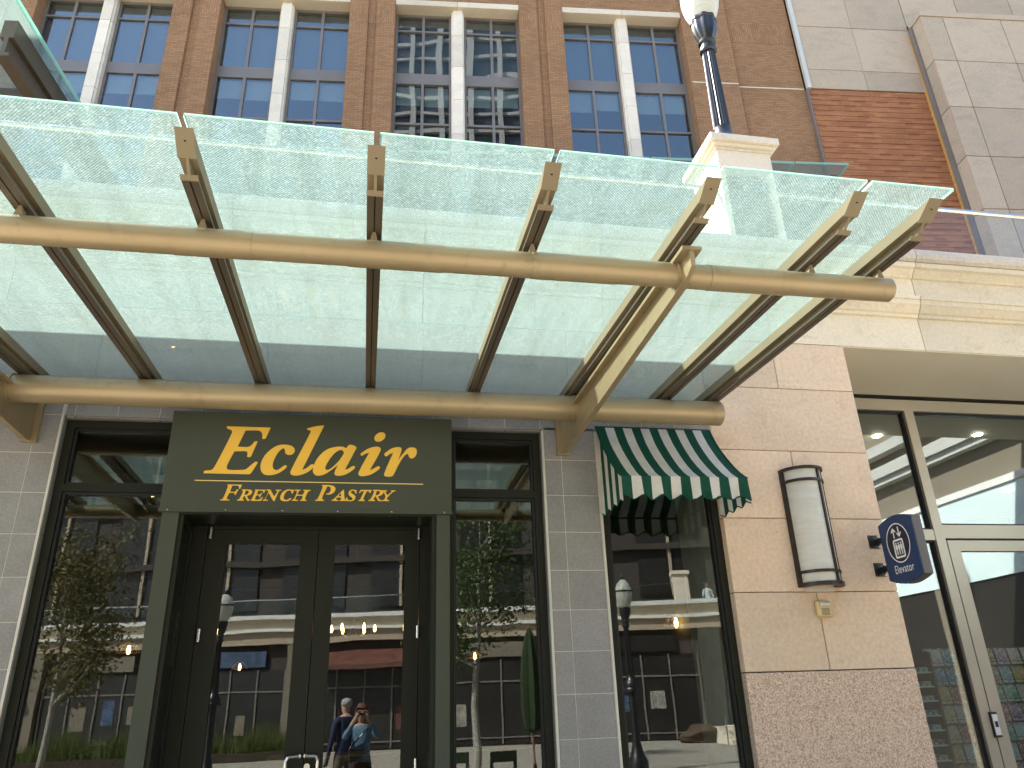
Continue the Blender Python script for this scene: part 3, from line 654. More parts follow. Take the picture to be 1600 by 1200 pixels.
LB = [[[(545,405,c),(575,364),(610,357),(660,372),(688,396,c),(525,700,c),(560,695),(640,650),(665,665),(640,700),(540,765),(440,788),(390,775),(378,745),(428,635,c),(330,710),(230,770),(140,785),(90,755),(80,690),(110,600),(180,500),(280,420),(400,385),(490,383)], [(510,465),(480,430),(440,435),(380,475),(310,560),(258,650),(255,695),(290,705),(360,660),(440,580),(495,500)]],
 [[(740,490),(762,465),(850,410),(950,383),(1010,395),(1020,435),(870,708,c),(900,700),(985,655),(1012,668),(985,705),(880,770),(780,793),(720,780),(714,740),(862,465,c),(800,485),(760,508)]],
 [[(1010+77*math.cos(a)-8*math.sin(a), 248+64*math.sin(a)-14*math.cos(a)) for a in [k*math.pi/6 for k in range(12)]]],
 [[(1070,490),(1090,465),(1170,410),(1250,390),(1303,400),(1308,440),(1262,572,c),(1340,470),(1400,405),(1460,393),(1510,410),(1522,460),(1495,525),(1450,547),(1415,525),(1398,487),(1370,492),(1320,550),(1260,650),(1195,778),(1165,797),(1090,795),(1066,768),(1195,465,c),(1140,490),(1095,518)]]]
for q in LA: letter('letter', q, 310, 655, 0.1125, 'gold', sign)
for q in LB: letter('letter', q, 480, 655, 0.1125, 'gold', sign)
_R = [[(430,198,c),(540,200),(585,215),(590,250),(555,285),(508,298,c),(535,350),(585,362,c),(580,375,c),(510,375,c),(475,300,c),(465,300,c),(440,350),(465,360,c),(460,373,c),(355,372,c),(360,360),(388,348),(448,224),(430,210,c)], [(490,216,c),(525,216),(538,240),(512,275),(468,285,c)]]
LC = [[[(205,120,c),(432,125,c),(405,185,c),(385,188,c),(383,152),(360,140),(280,138,c),(245,232,c),(320,234),(355,195,c),(378,197,c),(330,285,c),(312,282,c),(312,255),(235,250,c),(195,345),(235,357,c),(235,370,c),(90,370,c),(95,358),(132,343),(213,148),(205,132,c)]], _R,
 [[(640,200,c),(800,203,c),(778,250,c),(762,250,c),(760,225),(740,217),(685,217,c),(665,275,c),(715,275),(735,252,c),(748,252,c),(715,322,c),(700,320,c),(700,295),(655,292,c),(635,345),(650,358),(700,355),(750,318,c),(762,320,c),(725,378,c),(545,376,c),(550,362),(582,348),(638,227),(637,210,c)]],
 [[(810,200,c),(875,200,c),(935,310,c),(985,225),(955,212,c),(955,202,c),(1050,204,c),(1045,215),(1012,225),(940,380,c),(920,380,c),(850,250,c),(800,350),(835,362,c),(835,375,c),(755,375,c),(758,362),(785,350),(845,225),(812,212,c)]],
 [[(1250,205,c),(1222,262,c),(1205,260,c),(1200,225),(1170,215),(1120,240),(1085,310),(1095,355),(1130,362),(1190,330,c),(1205,340,c),(1170,372),(1100,383),(1040,365),(1028,320),(1055,255),(1110,210),(1170,197),(1220,205)]],
 [[(1255,202,c),(1350,204,c),(1345,215),(1320,225),(1298,280,c),(1380,282,c),(1410,225),(1388,216,c),(1390,205,c),(1508,207,c),(1500,218),(1470,228),(1415,350),(1440,363,c),(1438,377,c),(1340,377,c),(1345,365),(1365,352),(1382,298,c),(1290,296,c),(1265,350),(1310,364,c),(1308,377,c),(1208,375,c),(1212,363),(1240,350),(1290,228),(1255,214,c)]]]
LD = [[[(280,128,c),(420,133),(480,160),(490,205),(460,250),(400,278),(345,275,c),(350,263,c),(395,250),(420,200),(405,158),(365,150,c),(280,345),(315,362,c),(312,378,c),(172,378,c),(178,365),(210,350),(295,155),(280,142,c)]],
 [[(610,205,c),(625,205,c),(635,345),(652,365,c),(648,378,c),(555,378,c),(560,365),(580,352),(578,325,c),(520,322,c),(500,350),(540,366,c),(535,378,c),(428,376,c),(435,363),(465,348)], [(580,308,c),(575,245,c),(535,306,c)]],
 [[(825,210,c),(815,262,c),(800,260,c),(790,225),(765,215),(735,230),(740,255),(790,290),(805,320),(785,362),(730,383),(690,378),(650,378,c),(660,322,c),(675,322,c),(685,355),(720,368),(755,355),(755,330),(710,295),(695,260),(715,218),(765,200),(800,208)]],
 [[(885,205,c),(1060,207,c),(1035,255,c),(1018,250,c),(1015,228),(985,222,c),(925,350),(950,366,c),(948,380,c),(850,378,c),(855,366),(880,350),(940,222,c),(900,228),(870,255,c),(858,250,c)]],
 [[(x+648, y+6) + ((1,) if len(q) else ()) for (x, y, *q) in lp] for lp in _R],
 [[(1225,210,c),(1300,212,c),(1295,225),(1275,235),(1300,290,c),(1370,235),(1360,225,c),(1362,212,c),(1435,214,c),(1430,224),(1395,235),(1315,310),(1295,350),(1330,367,c),(1325,380,c),(1222,380,c),(1228,366),(1255,352),(1272,310),(1245,240),(1222,224,c)]]]
for q in LC: letter('letter', q, 335, 745, 0.1, 'gold', sign, n=4)
for q in LD: letter('letter', q, 475, 745, 0.1, 'gold', sign, n=4)
for k in range(6):
    xk = -1.38+k*0.383; MB().tube((xk, PY-0.006, 2.925), (xk, PY-0.010, 2.925), 0.006, None, 10).build('screw', 'chrome', sign)
B('underline', 'goldline', sign, (-1.229, 0.377, PY-0.0018, PY-0.0004, 3.134, 3.1405))

# ================================================================== STRIPED AWNING
awn = thing('striped_awning', 'green and cream striped scalloped canvas awning beside the stone pier', 'awning')
AX0, AX1 = 1.842, 2.862; NS = 13; AP = [(0.0, 3.748), (-0.045, 3.672), (-0.10, 3.585), (-0.17, 3.495), (-0.25, 3.405), (-0.34, 3.315), (-0.43, 3.235), (-0.51, 3.178), (-0.532, 3.168)]
aw = MB(); SUB = 4
def sag(i, s): return -0.008*math.sin(math.pi*s)*math.sin(math.pi*i/(len(AP)-1))
xs = [AX0+(AX1-AX0)*k/(NS*SUB) for k in range(NS*SUB+1)]
def valz(x): return 3.005 - 0.017*math.cos(2*math.pi*(x-AX0)/(AX1-AX0)*6.5*1.0+math.pi) 
for k in range(NS*SUB):
    mi = 0 if (k//SUB) % 2 == 0 else 1
    for i in range(len(AP)-1):
        q = []
        for (kk, ii) in ((k, i), (k+1, i), (k+1, i+1), (k, i+1)):
            s = kk/(NS*SUB); q.append((xs[kk], AP[ii][0], AP[ii][1]+sag(ii, s)+(0.010*noise.noise(Vector((xs[kk]*5, ii*0.45, 1.7))) if 0 < ii < len(AP)-1 else 0)))
        aw.add(q, [(0,1,2,3)], mi)
    ya = -0.532; steps = 3
    for j in range(steps):
        q = []
        for kk, jj in ((k, j), (k+1, j), (k+1, j+1), (k, j+1)):
            zt = 3.168; zq = valz(xs[kk]); z = zt+(zq-zt)*jj/steps
            q.append((xs[kk], ya - 0.006*jj*math.sin(kk*0.9) - 0.012*jj*noise.noise(Vector((xs[kk]*6, 0.3, 4))), z))
        aw.add(q, [(0,1,2,3)], mi)
aw.build('canvas', ['awngreen', 'awnwhite'], awn, smooth=True)
bt = MB(); 
for k in range(NS*SUB): bt.tube((xs[k], -0.534-0.018*math.sin(k*0.9), valz(xs[k])), (xs[k+1], -0.534-0.018*math.sin((k+1)*0.9), valz(xs[k+1])), 0.006, None, 6)
bt.build('binding', 'awngreen', awn)
for x in (AX0, AX1):
    sd_ = MB(); n_ = 7
    ys = [-0.532*k/(n_*4) for k in range(n_*4+1)]
    def top(y):
        for (ya, za), (yb, zb_) in zip(AP, AP[1:]):
            if yb <= y <= ya: return za+(zb_-za)*(y-ya)/(yb-ya)
        return AP[-1][1]
    for k in range(n_*4):
        mi = 1 if (k//4) % 2 == 0 else 0
        bz = lambda y: 2.985+0.014*math.cos(y/0.532*3.5*2*math.pi)
        a, b_ = ys[k], ys[k+1]
        sd_.add([(x, a, bz(a)), (x, b_, bz(b_)), (x, b_, top(b_)), (x, a, top(a))], [(0,1,2,3)], mi)
        sd_.tube((x, a, bz(a)), (x, b_, bz(b_)), 0.005, None, 5, 0)
        sd_.tube((x, a, top(a)), (x, b_, top(b_)), 0.007, None, 5, 0)
    sd_.build('side_panel', ['awngreen', 'awnwhite'], awn)
afr = MB(); afr.path([(AX0+0.012, -0.01, 3.14), (AX0+0.012, -0.49, 3.14), (AX1-0.012, -0.49, 3.14), (AX1-0.012, -0.01, 3.14)], 0.01, 8); afr.box(AX0-0.002, AX1+0.002, -0.004, 0.006-0.001, 3.735, 3.752)
afr.build('frame', 'blackmetal', awn)

# ================================================================== WALL LAMP, STROBE, ELEVATOR SIGN on the pier
wl = thing('wall_lamp', 'half-round white acrylic wall lamp in dark bronze frame on the stone pier', 'wall lamp', (3.637, 0, 2.42))
rr = 0.178
def arc(r, n=18): return [(r*math.cos(a), -r*math.sin(a)) for a in [math.pi*k/n for k in range(n+1)]]
dif = MB(); pts = arc(rr-0.012)
dif.prism([(x, y-0.012) for x, y in pts], 'z', 0.02, 0.95); dif.build('diffuser', 'acrylic', wl, smooth=True)
fm = MB()
def hoop(z0, z1, r1, r0, cap=False):
    o = arc(r1); i = arc(r0); n = len(o)
    if cap: fm.prism([(x, y-0.011) for x, y in o], 'z', z0, z1); return
    for k in range(n-1): fm.prism([(o[k][0], o[k][1]-0.011), (o[k+1][0], o[k+1][1]-0.011), (i[k+1][0], i[k+1][1]-0.011), (i[k][0], i[k][1]-0.011)], 'z', z0, z1)
hoop(-0.012, 0.018, rr+0.014, rr-0.05); hoop(0.09, 0.112, rr+0.006, rr-0.011); hoop(0.845, 0.867, rr+0.006, rr-0.011); hoop(0.952, 0.972, rr+0.014, rr-0.05)
fm.box(-rr-0.012, -rr+0.016, -0.04, 0.0, -0.012, 0.972); fm.box(rr-0.016, rr+0.012, -0.04, 0.0, -0.012, 0.972)
a_ = R(66); fm.prism([((rr-0.011)*math.cos(a_-0.055), -(rr-0.011)*math.sin(a_-0.055)-0.011), ((rr+0.006)*math.cos(a_-0.055), -(rr+0.006)*math.sin(a_-0.055)-0.011), ((rr+0.006)*math.cos(a_+0.055), -(rr+0.006)*math.sin(a_+0.055)-0.011), ((rr-0.011)*math.cos(a_+0.055), -(rr-0.011)*math.sin(a_+0.055)-0.011)], 'z', -0.01, 0.971)
fm.build('frame', 'bronze', wl)
B('bottom_lens', 'acrylic', wl, (-0.1, 0.1, -0.12, -0.03, -0.004, 0.0195)); B('back_plate', 'trim', wl, (-0.13, 0.13, -0.006, -0.0005, -0.045, -0.013))
st = thing('alarm_strobe', 'small beige alarm horn strobe box below the wall lamp', 'alarm', (3.625, 0, 2.236))
B('body', 'beigeplastic', st, (-0.065, 0.065, -0.045, 0, -0.065, 0.065), b=0.012)
B('strobe_lens', 'acrylic', st, (-0.045, 0.045, -0.066, -0.044, 0.018, 0.05), b=0.008)
gr = MB()
for k in range(6): gr.box(-0.035, 0.035, -0.0475, -0.0445, -0.045+k*0.009, -0.041+k*0.009)
gr.build('speaker_grille', 'signedge', st)
ev = thing('elevator_sign', 'navy blade sign with lift pictogram and the word Elevator on the stone pier', 'sign', (4.215, -0.10, 2.67))
# local: face plane x = 0 looking -X, y runs outwards (negative), z up
def evprof(x0, r=0.0):
    top = [(-0.0-(0.42)*k/12, 0.225+0.045*math.sin(math.pi*k/12)) for k in range(13)]
    bot = [(-0.42+(0.42)*k/12, -0.230-0.045*math.sin(math.pi*k/12)) for k in range(13)]
    return top+bot
MB().prism(evprof(0), 'x', 0.008, 0.085).build('body', 'signedge', ev)
MB().prism([(y*0.985-0.003, z*0.985) for y, z in evprof(0)], 'x', 0.0, 0.0085).build('face', 'navy', ev)
def flat_on_sign(name, loops, mat, lift):
    """2-D loops in sign coordinates: a = distance from wall edge (0..0.42), b = height"""
    cu = bpy.data.curves.new(name, 'CURVE'); cu.dimensions = '2D'; cu.fill_mode = 'FRONT'
    for lp in loops:
        sp = cu.splines.new('POLY'); sp.points.add(len(lp)-1); sp.use_cyclic_u = True
        for (a, b_), pt in zip(lp, sp.points): pt.co = (a, b_, 0, 1)
    tmp = bpy.data.objects.new('tmp', cu); col.objects.link(tmp); dg = bpy.context.evaluated_depsgraph_get()
    me = bpy.data.meshes.new_from_object(tmp.evaluated_get(dg)); bpy.data.objects.remove(tmp)
    me.transform(Matrix(((0,0,-1,-lift),(-1,0,0,0),(0,1,0,0),(0,0,0,1)))); me.materials.clear(); me.materials.append(M[mat])
    return link(name, me, ev)
def ell(cx, cz, rx, rz, n=40): return [(cx+rx*math.cos(2*math.pi*k/n), cz+rz*math.sin(2*math.pi*k/n)) for k in range(n)]
def rrect(cx, cz, hx, hz, r, n=5):
    o = []
    for sx, sz, a0 in ((1,1,0),(-1,1,90),(-1,-1,180),(1,-1,270)):
        for k in range(n+1): a = R(a0+90*k/n); o.append((cx+sx*(hx-r)+r*math.cos(a), cz+sz*(hz-r)+r*math.sin(a)))
    return o
flat_on_sign('disc', [ell(0.21, 0.045, 0.132, 0.150)], 'navydark', 0.0010)
flat_on_sign('ring', [ell(0.21, 0.045, 0.140, 0.158), ell(0.21, 0.045, 0.131, 0.149)], 'signwhite', 0.0020)
picto = [rrect(0.21, 0.0, 0.062, 0.075, 0.018), rrect(0.21, 0.0, 0.047, 0.060, 0.006)]
flat_on_sign('lift_car', picto, 'signwhite', 0.0024)
ppl = []
for k in (-1, 0, 1):
    cx = 0.21+k*0.029
    ppl += [ell(cx, 0.041, 0.0075, 0.0085, 12), [(cx-0.012, 0.030), (cx+0.012, 0.030), (cx+0.012, -0.005), (cx+0.007, -0.005), (cx+0.007, -0.048), (cx+0.001, -0.048), (cx+0.001, -0.012), (cx-0.001, -0.012), (cx-0.001, -0.048), (cx-0.007, -0.048), (cx-0.007, -0.005), (cx-0.012, -0.005)]]
flat_on_sign('passengers', ppl, 'signwhite', 0.0024)
def arrow(cx, cz, s): return [(cx, cz+s*0.042), (cx+0.030, cz+s*0.010), (cx+0.024, cz+s*0.000), (cx+0.0065, cz+s*0.018), (cx+0.0065, cz-s*0.042), (cx-0.0065, cz-s*0.042), (cx-0.0065, cz+s*0.018), (cx-0.024, cz+s*0.000), (cx-0.030, cz+s*0.010)]
flat_on_sign('arrows', [arrow(0.178, 0.128, 1), arrow(0.242, 0.128, -1)], 'signwhite', 0.0024)
fc = bpy.data.curves.new('txt', 'FONT'); fc.body = 'Elevator'; fc.size = 0.092; fc.align_x = 'CENTER'; fc.space_character = 1.08
tmp = bpy.data.objects.new('tmp', fc); col.objects.link(tmp); dg = bpy.context.evaluated_depsgraph_get(); me = bpy.data.meshes.new_from_object(tmp.evaluated_get(dg)); bpy.data.objects.remove(tmp)
me.transform(Matrix(((0,0,-1,-0.0024),(-0.70,0,0,-0.215),(0,1,0,-0.188),(0,0,0,1)))); me.materials.clear(); me.materials.append(M['signwhite']); link('lettering', me, ev)
for z in (0.112, -0.120):
    m = MB(); m.box(-0.045, 0.052, 0.092, 0.0995, z-0.055, z+0.055); m.box(0.02, 0.07, -0.02, 0.093, z-0.022, z+0.022)
    br = m.build('bracket', 'blackmetal', ev)
    for sx in (-0.036, 0.043):
        for sz in (-0.044, 0.044): MB().tube((sx, 0.0925, z+sz), (sx, 0.088, z+sz), 0.005, None, 8).build('screw', 'chrome', br)

# ================================================================== TERRACE EDGE: railing, pedestal, lamp
rl = thing('terrace_railing', 'clear glass railing with steel handrail on top of the stone cornice', 'railing')
MB().tube((4.06, 0.15, 6.475), (20, 0.15, 6.475), 0.026, None, 16).build('handrail', 'chrome', rl, smooth=True)
MB().tube((-12, 0.15, 6.475), (3.32, 0.15, 6.475), 0.026, None, 16).build('handrail', 'chrome', rl, smooth=True)
x = 4.06
for xa, xb in ((4.06, 5.36), (5.372, 6.672), (6.684, 7.984), (7.996, 9.3), (1.99, 3.30), (0.68, 1.98), (-0.63, 0.67), (-1.94, -0.64), (-3.25, -1.95)):
    B('glass_panel', 'railglass', rl, (xa, xb, 0.144, 0.156, 5.70, 6.45))
ped = thing('stone_pedestal', 'white stone lamp pedestal with dark louvre panel on the terrace edge', 'pedestal', (3.69, 0.30, 5.70))
h = 0.30
body = MB(); T = 1.165
body.box(-h, -h+0.055, -h, h, 0, T); body.box(h-0.055, h, -h, h, 0, T); body.box(-h+0.055, h-0.055, -h+0.03, h, 0, 0.12); body.box(-h+0.055, h-0.055, -h, h, 0.925, T); body.box(-h+0.055, h-0.055, 0.1, h, 0.12, 0.925)
body.box(-h+0.06, h-0.06, -h+0.10, 0.1, 0.12, 0.925, 1)
body.build('shaft', ['whitestone', 'blackrubber'], ped)
lv = MB()
for k in range(15):
    z = 0.14+k*0.051; lv.add([(-h+0.056, -h+0.035, z), (h-0.056, -h+0.035, z), (h-0.056, -h+0.085, z+0.035), (-h+0.056, -h+0.085, z+0.035), (-h+0.056, -h+0.035, z+0.008), (h-0.056, -h+0.035, z+0.008), (h-0.056, -h+0.085, z+0.043), (-h+0.056, -h+0.085, z+0.043)], [(0,1,2,3),(4,5,6,7),(0,1,5,4),(2,3,7,6),(1,2,6,5),(3,0,4,7)])
lv.build('louvre', 'blackmetal', ped)
for z0, z1, e in ((T, T+0.035, 0.02), (T+0.035, T+0.07, 0.05), (T+0.07, T+0.155, 0.085)):
    B('cap', 'whitestone', ped, (-h-e, h+e, -h-e, h+e, z0+0.0005, z1), b=0.006)
def make_lamp(label, loc, group=None):
    lp = thing('street_lamp', label, 'street lamp', loc, 0, group)
    b1 = MB(); b1.lathe([(0.20, 0), (0.20, 0.05), (0.18, 0.08), (0.185, 0.16), (0.15, 0.22), (0.11, 0.28), (0.095, 0.36), (0.10, 0.40)], 24); b1.build('base', 'blackmetal', lp, smooth=True)
    p1 = MB(); p1.lathe([(0.092, 0.40), (0.072, 1.55)], 64, flute=0.17, nf=16); p1.build('pole', 'blackmetal', lp)
    k1 = MB(); k1.lathe([(0.075, 1.54), (0.098, 1.56), (0.098, 1.60), (0.075, 1.63), (0.075, 1.66), (0.10, 1.68), (0.105, 1.70), (0.085, 1.73)], 28); k1.build('collar', 'blackmetal', lp, smooth=True)
    c1 = MB(); c1.lathe([(0.085, 1.73), (0.115, 1.79), (0.142, 1.87), (0.150, 1.95), (0.146, 2.0), (0.158, 2.01), (0.158, 2.04), (0.14, 2.05)], 48, flute=0.10, nf=8); c1.build('capital', 'blackmetal', lp, smooth=True)
    g1 = MB(); g1.lathe([(0.128, 2.04), (0.165, 2.10), (0.205, 2.22), (0.224, 2.34), (0.228, 2.44)], 36); g1.build('globe', 'opal', lp, smooth=True)
    r1 = MB(); r1.lathe([(0.226, 2.441), (0.238, 2.445), (0.238, 2.475), (0.226, 2.479)], 36); r1.build('band', 'blackmetal', lp, smooth=True)
    for kk in range(4):
        a = math.pi*kk/2+0.4; MB().box(-0.012, 0.012, 0.225, 0.25, 2.43, 2.50).build('clip', 'blackmetal', lp).rotation_euler.z = a
    g2 = MB(); g2.lathe([(0.225, 2.48), (0.21, 2.55), (0.16, 2.66), (0.10, 2.72), (0.07, 2.75)], 36); g2.build('dome', 'opal', lp, smooth=True)
    f1 = MB(); f1.lathe([(0.075, 2.75), (0.05, 2.78), (0.06, 2.82), (0.03, 2.86), (0.01, 2.93)], 20); f1.build('finial', 'blackmetal', lp, smooth=True)
    return lp
lampx = onY(1129, 205, 0.30)[0]
lamp = make_lamp('black fluted lamp post with white acorn globe on the white stone pedestal', (lampx, 0.30, 7.02))

# ================================================================== BRICK BUILDING behind the terrace (local x along wall, y into it)
TH = -R(5.5)
bk = thing('brick_building', 'tall buff brick office building with tall grouped windows behind the terrace', 'building', (0, 11.1, 0), TH)
def onB(px, py, off=0.0):
    n = np.array([math.sin(-TH), math.cos(-TH), 0]); e = np.array([math.cos(-TH), -math.sin(-TH), 0]); O = np.array([0, 11.1, 0.0])
    d = ray(px, py); t = ((O+n*off-CAM)@n)/(d@n); q = CAM+d*t; return float((q-O)@e), float(q[2])
WY = 0.42; kk = (16.9+WY)/16.9
WS = lambda s: 1.62+(s-1.62)*kk
WZ = lambda z: 1.6+(z-1.6)*kk
ZT = 30.0; BOT = 4.96; LZ0, LZ1 = 21.30, 21.54
cents = [-18.4, -13.3, -8.2, -3.1, 2.0, 7.1]; HW = 1.88
# piers with a recessed groove
def brick_pier(s0, s1, name='pier'):
    m = MB(); gl, gr_ = (s0+s1)/2-0.125, (s0+s1)/2+0.125
    m.box(s0, gl, 0.0, 0.7, BOT, ZT-1); m.box(gr_, s1, 0.0, 0.7, BOT, ZT-1); m.box(gl, gr_, 0.07, 0.7, BOT, ZT-1)
    o = m.build(name, 'brick', bk)
    sm = MB(); sm.box(s0+0.05, gl-0.03, -0.004, 0.05, 20.5, 21.15); sm.box(gr_+0.03, s1-0.05, -0.004, 0.05, 20.5, 21.15); sm.box(gl+0.002, gr_-0.002, 0.064, 0.1, 20.5, 21.15)
    sm.build('soldier_course', 'brick_v', o); return o
for a, b_ in zip(cents, cents[1:]): brick_pier(a+HW, b_-HW)
mR = MB(); mR.box(7.1+HW, 10.45, 0.0, 0.7, BOT, ZT-1); mR.box(10.45, 12.56, 0.12, 0.7, BOT, ZT-1)
pr = mR.build('wall', 'brick', bk); B('soldier_course', 'brick_v', pr, (10.46, 12.5, 0.113, 0.2, 20.45, 21.25), (9.1, 10.4, -0.005, 0.1, 20.45, 21.25))
B('string_course', 'lintel', pr, (9.02, 10.44, -0.004, 0.05, 18.62, 18.66), (10.455, 12.55, 0.116, 0.2, 18.62, 18.66))
B('parapet', 'brick', bk, (-22, 12.56, -0.1, 0.7, ZT-0.999, ZT))
B('core', 'dusk', bk, (-22, 24, 1.9, 18, 0, ZT-1)); B('west_wall', 'brick', bk, (-22.0, -18.4-HW, 0.0, 0.7, BOT, ZT-1))
rowsW = [(20.74, 20.19), (20.13, 18.51), (18.12, 16.70), (16.63, 15.2), (14.9, 13.4), (13.3, 11.9), (11.4, 9.6), (9.5, 7.8), (7.7, 5.4)]
for ci, cc in enumerate(cents):
    s0, s1 = cc-HW, cc+HW
    # lintel in two stones
    lo = B('lintel', 'lintel', bk, (s0+0.004, cc-0.003, 0.02, WY+0.1, LZ0, LZ1-0.02), b=0.01); B('lintel', 'lintel', bk, (cc+0.003, s1-0.004, 0.02, WY+0.1, LZ0, LZ1-0.02), b=0.01)
    B('spandrel_wall', 'brick', bk, (s0+0.002, s1-0.002, 0.03, 0.68, LZ1, ZT-1.001))
    # stone mullion, block by block
    mu = MB().box(cc-0.10, cc+0.10, 0.20, 0.5, BOT, LZ0).build('mullion', 'darkgap', bk)
    z = WZ(18.60) - 1.256*11; zt_ = []
    while z < LZ0: zt_.append(z); z += 1.256
    zt_.append(LZ0)
    for za, zb_ in zip(zt_, zt_[1:]):
        if zb_ < 9: continue
        m = MB(); m.prism([(cc-0.145, 0.15), (cc+0.145, 0.15), (cc+0.145, 0.20), (cc+0.19, 0.23), (cc+0.19, 0.55), (cc-0.19, 0.55), (cc-0.19, 0.23), (cc-0.145, 0.20)], 'z', max(za, BOT)+0.008, zb_-0.008)
        m.build('stone', 'whitestone', mu)
    for side in (-1, 1):
        w0, w1 = (s0+0.002, cc-0.192) if side < 0 else (cc+0.192, s1-0.002)
        fm_ = MB(); mid = (w0+w1)/2; y0, y1 = WY-0.03, WY+0.07
        zA, zB = WZ(rowsW[-1][1]), LZ0
        fm_.box(w0, w0+0.07, y0, y1, zA, zB); fm_.box(w1-0.07, w1, y0, y1, zA, zB); fm_.box(mid-0.04, mid+0.04, y0+0.001, y1, zA, zB)
        prev = zB
        for (a, b_) in rowsW:
            a, b_ = WZ(a), WZ(b_); 
            for xa, xb in ((w0+0.07, mid-0.04), (mid+0.04, w1-0.07)): fm_.box(xa, xb, y0+0.004, y1, a, prev)
            prev = b_
        for xa, xb in ((w0+0.07, mid-0.04), (mid+0.04, w1-0.07)): fm_.box(xa, xb, y0+0.004, y1, zA-0.1, zA)
        fo = fm_.build('window', 'winframe', bk)
        for ri, (a, b_) in enumerate(rowsW[:5]):
            a, b_ = WZ(a), WZ(b_)
            for xa, xb in ((w0+0.07, mid-0.04), (mid+0.04, w1-0.07)):
                MB().box(xa+0.002, xb-0.002, WY+0.015, WY+0.025, b_+0.002, a-0.002).build('pane', 'glass_hi', fo)
                if ri in (0, 1): B('blind', 'bluegrey', fo, (xa, xb, WY+0.12, WY+0.13, b_, a))
                elif ri == 2: B('blind', 'blind', fo, (xa+0.02, xb-0.02, WY+0.12, WY+0.13, a-0.62-0.1*random.random(), a))
B('floor_slab', 'dusk', bk, (-22, 12.5, WY+0.1, 2.0, 18.6, 18.72), (-22, 12.5, WY+0.1, 2.0, 21.4, 21.5))
# panel clad part with the red ribbed brick below
B('panel_backing', 'darkgap', bk, (12.70, 24, 0.06, 0.7, 18.6, ZT-1))
for (xa, xb) in ((12.74, 14.535), (14.545, 16.44)):
    zz = [18.60, 19.36, 21.155, 22.98, 24.8, 26.6, 28.4]
    for za, zb_ in zip(zz, zz[1:]):
        piece('panel', 'panel', bk, xa, xb, 0.0 if za > 19 else 0.012, 0.06, za+0.012 if za > 19.4 else za+0.003, zb_-(0.0 if za < 19 else 0.012), 0.004)
B('flashing', 'trim', bk, (12.59, 12.72, -0.03, 0.08, 18.58, ZT-1))
rb = MB(); rb.box(12.60, 16.46, 0.05, 0.7, BOT, 18.58); z = BOT
ribs = rb.build('red_brick_wall', 'redbrick', bk)
rib = MB()
z = BOT; k = 0
while z < 18.5:
    rib.box(12.64, 16.44, 0.030, 0.051, z+0.01, z+0.10); z += 0.20; k += 1
rr_ = rib.build('projecting_courses', 'redbrick', ribs); rr_['kind'] = 'stuff'
B('joint_strip', 'winframe', bk, (12.565, 12.598, -0.01, 0.3, BOT, 18.57))
# projecting panel wing
WO = -0.58
B('wing_backing', 'darkgap', bk, (16.56, 24, WO+0.05, 0.65, BOT, 21.15))
zz = [21.155-1.825*k for k in range(9)]
xs_ = [16.50, 17.24, 19.18, 21.12, 23.06]
for zb_, za in zip(zz, zz[1:]):
    for xa, xb in zip(xs_, xs_[1:]):
        piece('panel', 'panel', bk, xa+(0.012 if xa > 16.6 else 0.0), xb-0.012 if xb < 23 else xb, WO, WO+0.05, za+0.012, zb_-0.012, 0.004)
    piece('side_panel', 'panel', bk, 16.50, 16.555, WO+0.052, -0.03, za+0.012, zb_-0.012, 0.004)
piece('coping', 'panel', bk, 16.47, 23.1, WO-0.03, -0.02, 21.157, 21.36, 0.004)
for xa, xb in ((16.46, 18.4), (18.4, 20.35), (20.35, 22.3)):
    zz2 = [21.36, 22.98, 24.8, 26.6, 28.4]
    for za, zb_ in zip(zz2, zz2[1:]): piece('panel', 'panel', bk, xa+0.012, xb-0.012, 0.0, 0.06, za+0.012, zb_-0.012, 0.004)
B('corner_joint', 'winframe', bk, (16.43, 16.498, -0.16, 0.05, BOT, 21.16)); B('sealant_strip', 'copper', bk, (16.385, 16.428, -0.012, 0.06, BOT, 20.9))

# ---- upper canopies on the brick building
def upper_canopy(label, s0, s1, y0, y1, Z, step, sc, tail=0.0, cross=None):
    t = thing('upper_glass_canopy', label, 'canopy', (0, 11.1, 0), TH)
    x = s1 - 0.10*sc
    while x > s0:
        m = MB()
        m.box(x-0.04*sc, x+0.04*sc, y0, y1+tail, Z-0.14*sc, Z-0.005); m.box(x-0.013*sc, x+0.013*sc, y0+0.001, y1+tail, Z-0.26*sc, Z-0.14*sc); m.box(x-0.04*sc, x+0.04*sc, y0, y1+tail, Z-0.285*sc, Z-0.26*sc)
        m.build('purlin', 'steel_dark_shade', t)
        x2 = x - step
        g = MB(); g.add([(max(x2, s0)+0.02, y0-0.25*sc, Z+0.01), (x-0.02 if x < s1-0.2*sc else s1, y0-0.25*sc, Z+0.01), (x-0.02 if x < s1-0.2*sc else s1, y1, Z+0.01), (max(x2, s0)+0.02, y1, Z+0.01)], [(0,1,2,3)])
        go = g.build('glass_pane', 'cglass', t)
        xe = x-0.02 if x < s1-0.2*sc else s1
        eb = MB(); eb.box(max(x2, s0)+0.02, xe, y0-0.25*sc-0.004, y0-0.25*sc, Z-0.012*sc, Z+0.03*sc); eb.box(xe, xe+0.01, y0-0.25*sc, y1, Z-0.012*sc, Z+0.03*sc); eb.build('glass_edge', 'gedge', go)
        x = x2
    for yc in (cross or []):
        m = MB(); m.box(s0, s1-0.10*sc, yc-0.035*sc, yc+0.035*sc, Z-0.24*sc, Z-0.02); m.box(s0, s1-0.10*sc, yc-0.07*sc, yc+0.07*sc, Z-0.255*sc, Z-0.2405*sc); m.build('cross_beam', 'steel_dark_shade', t)
    return t
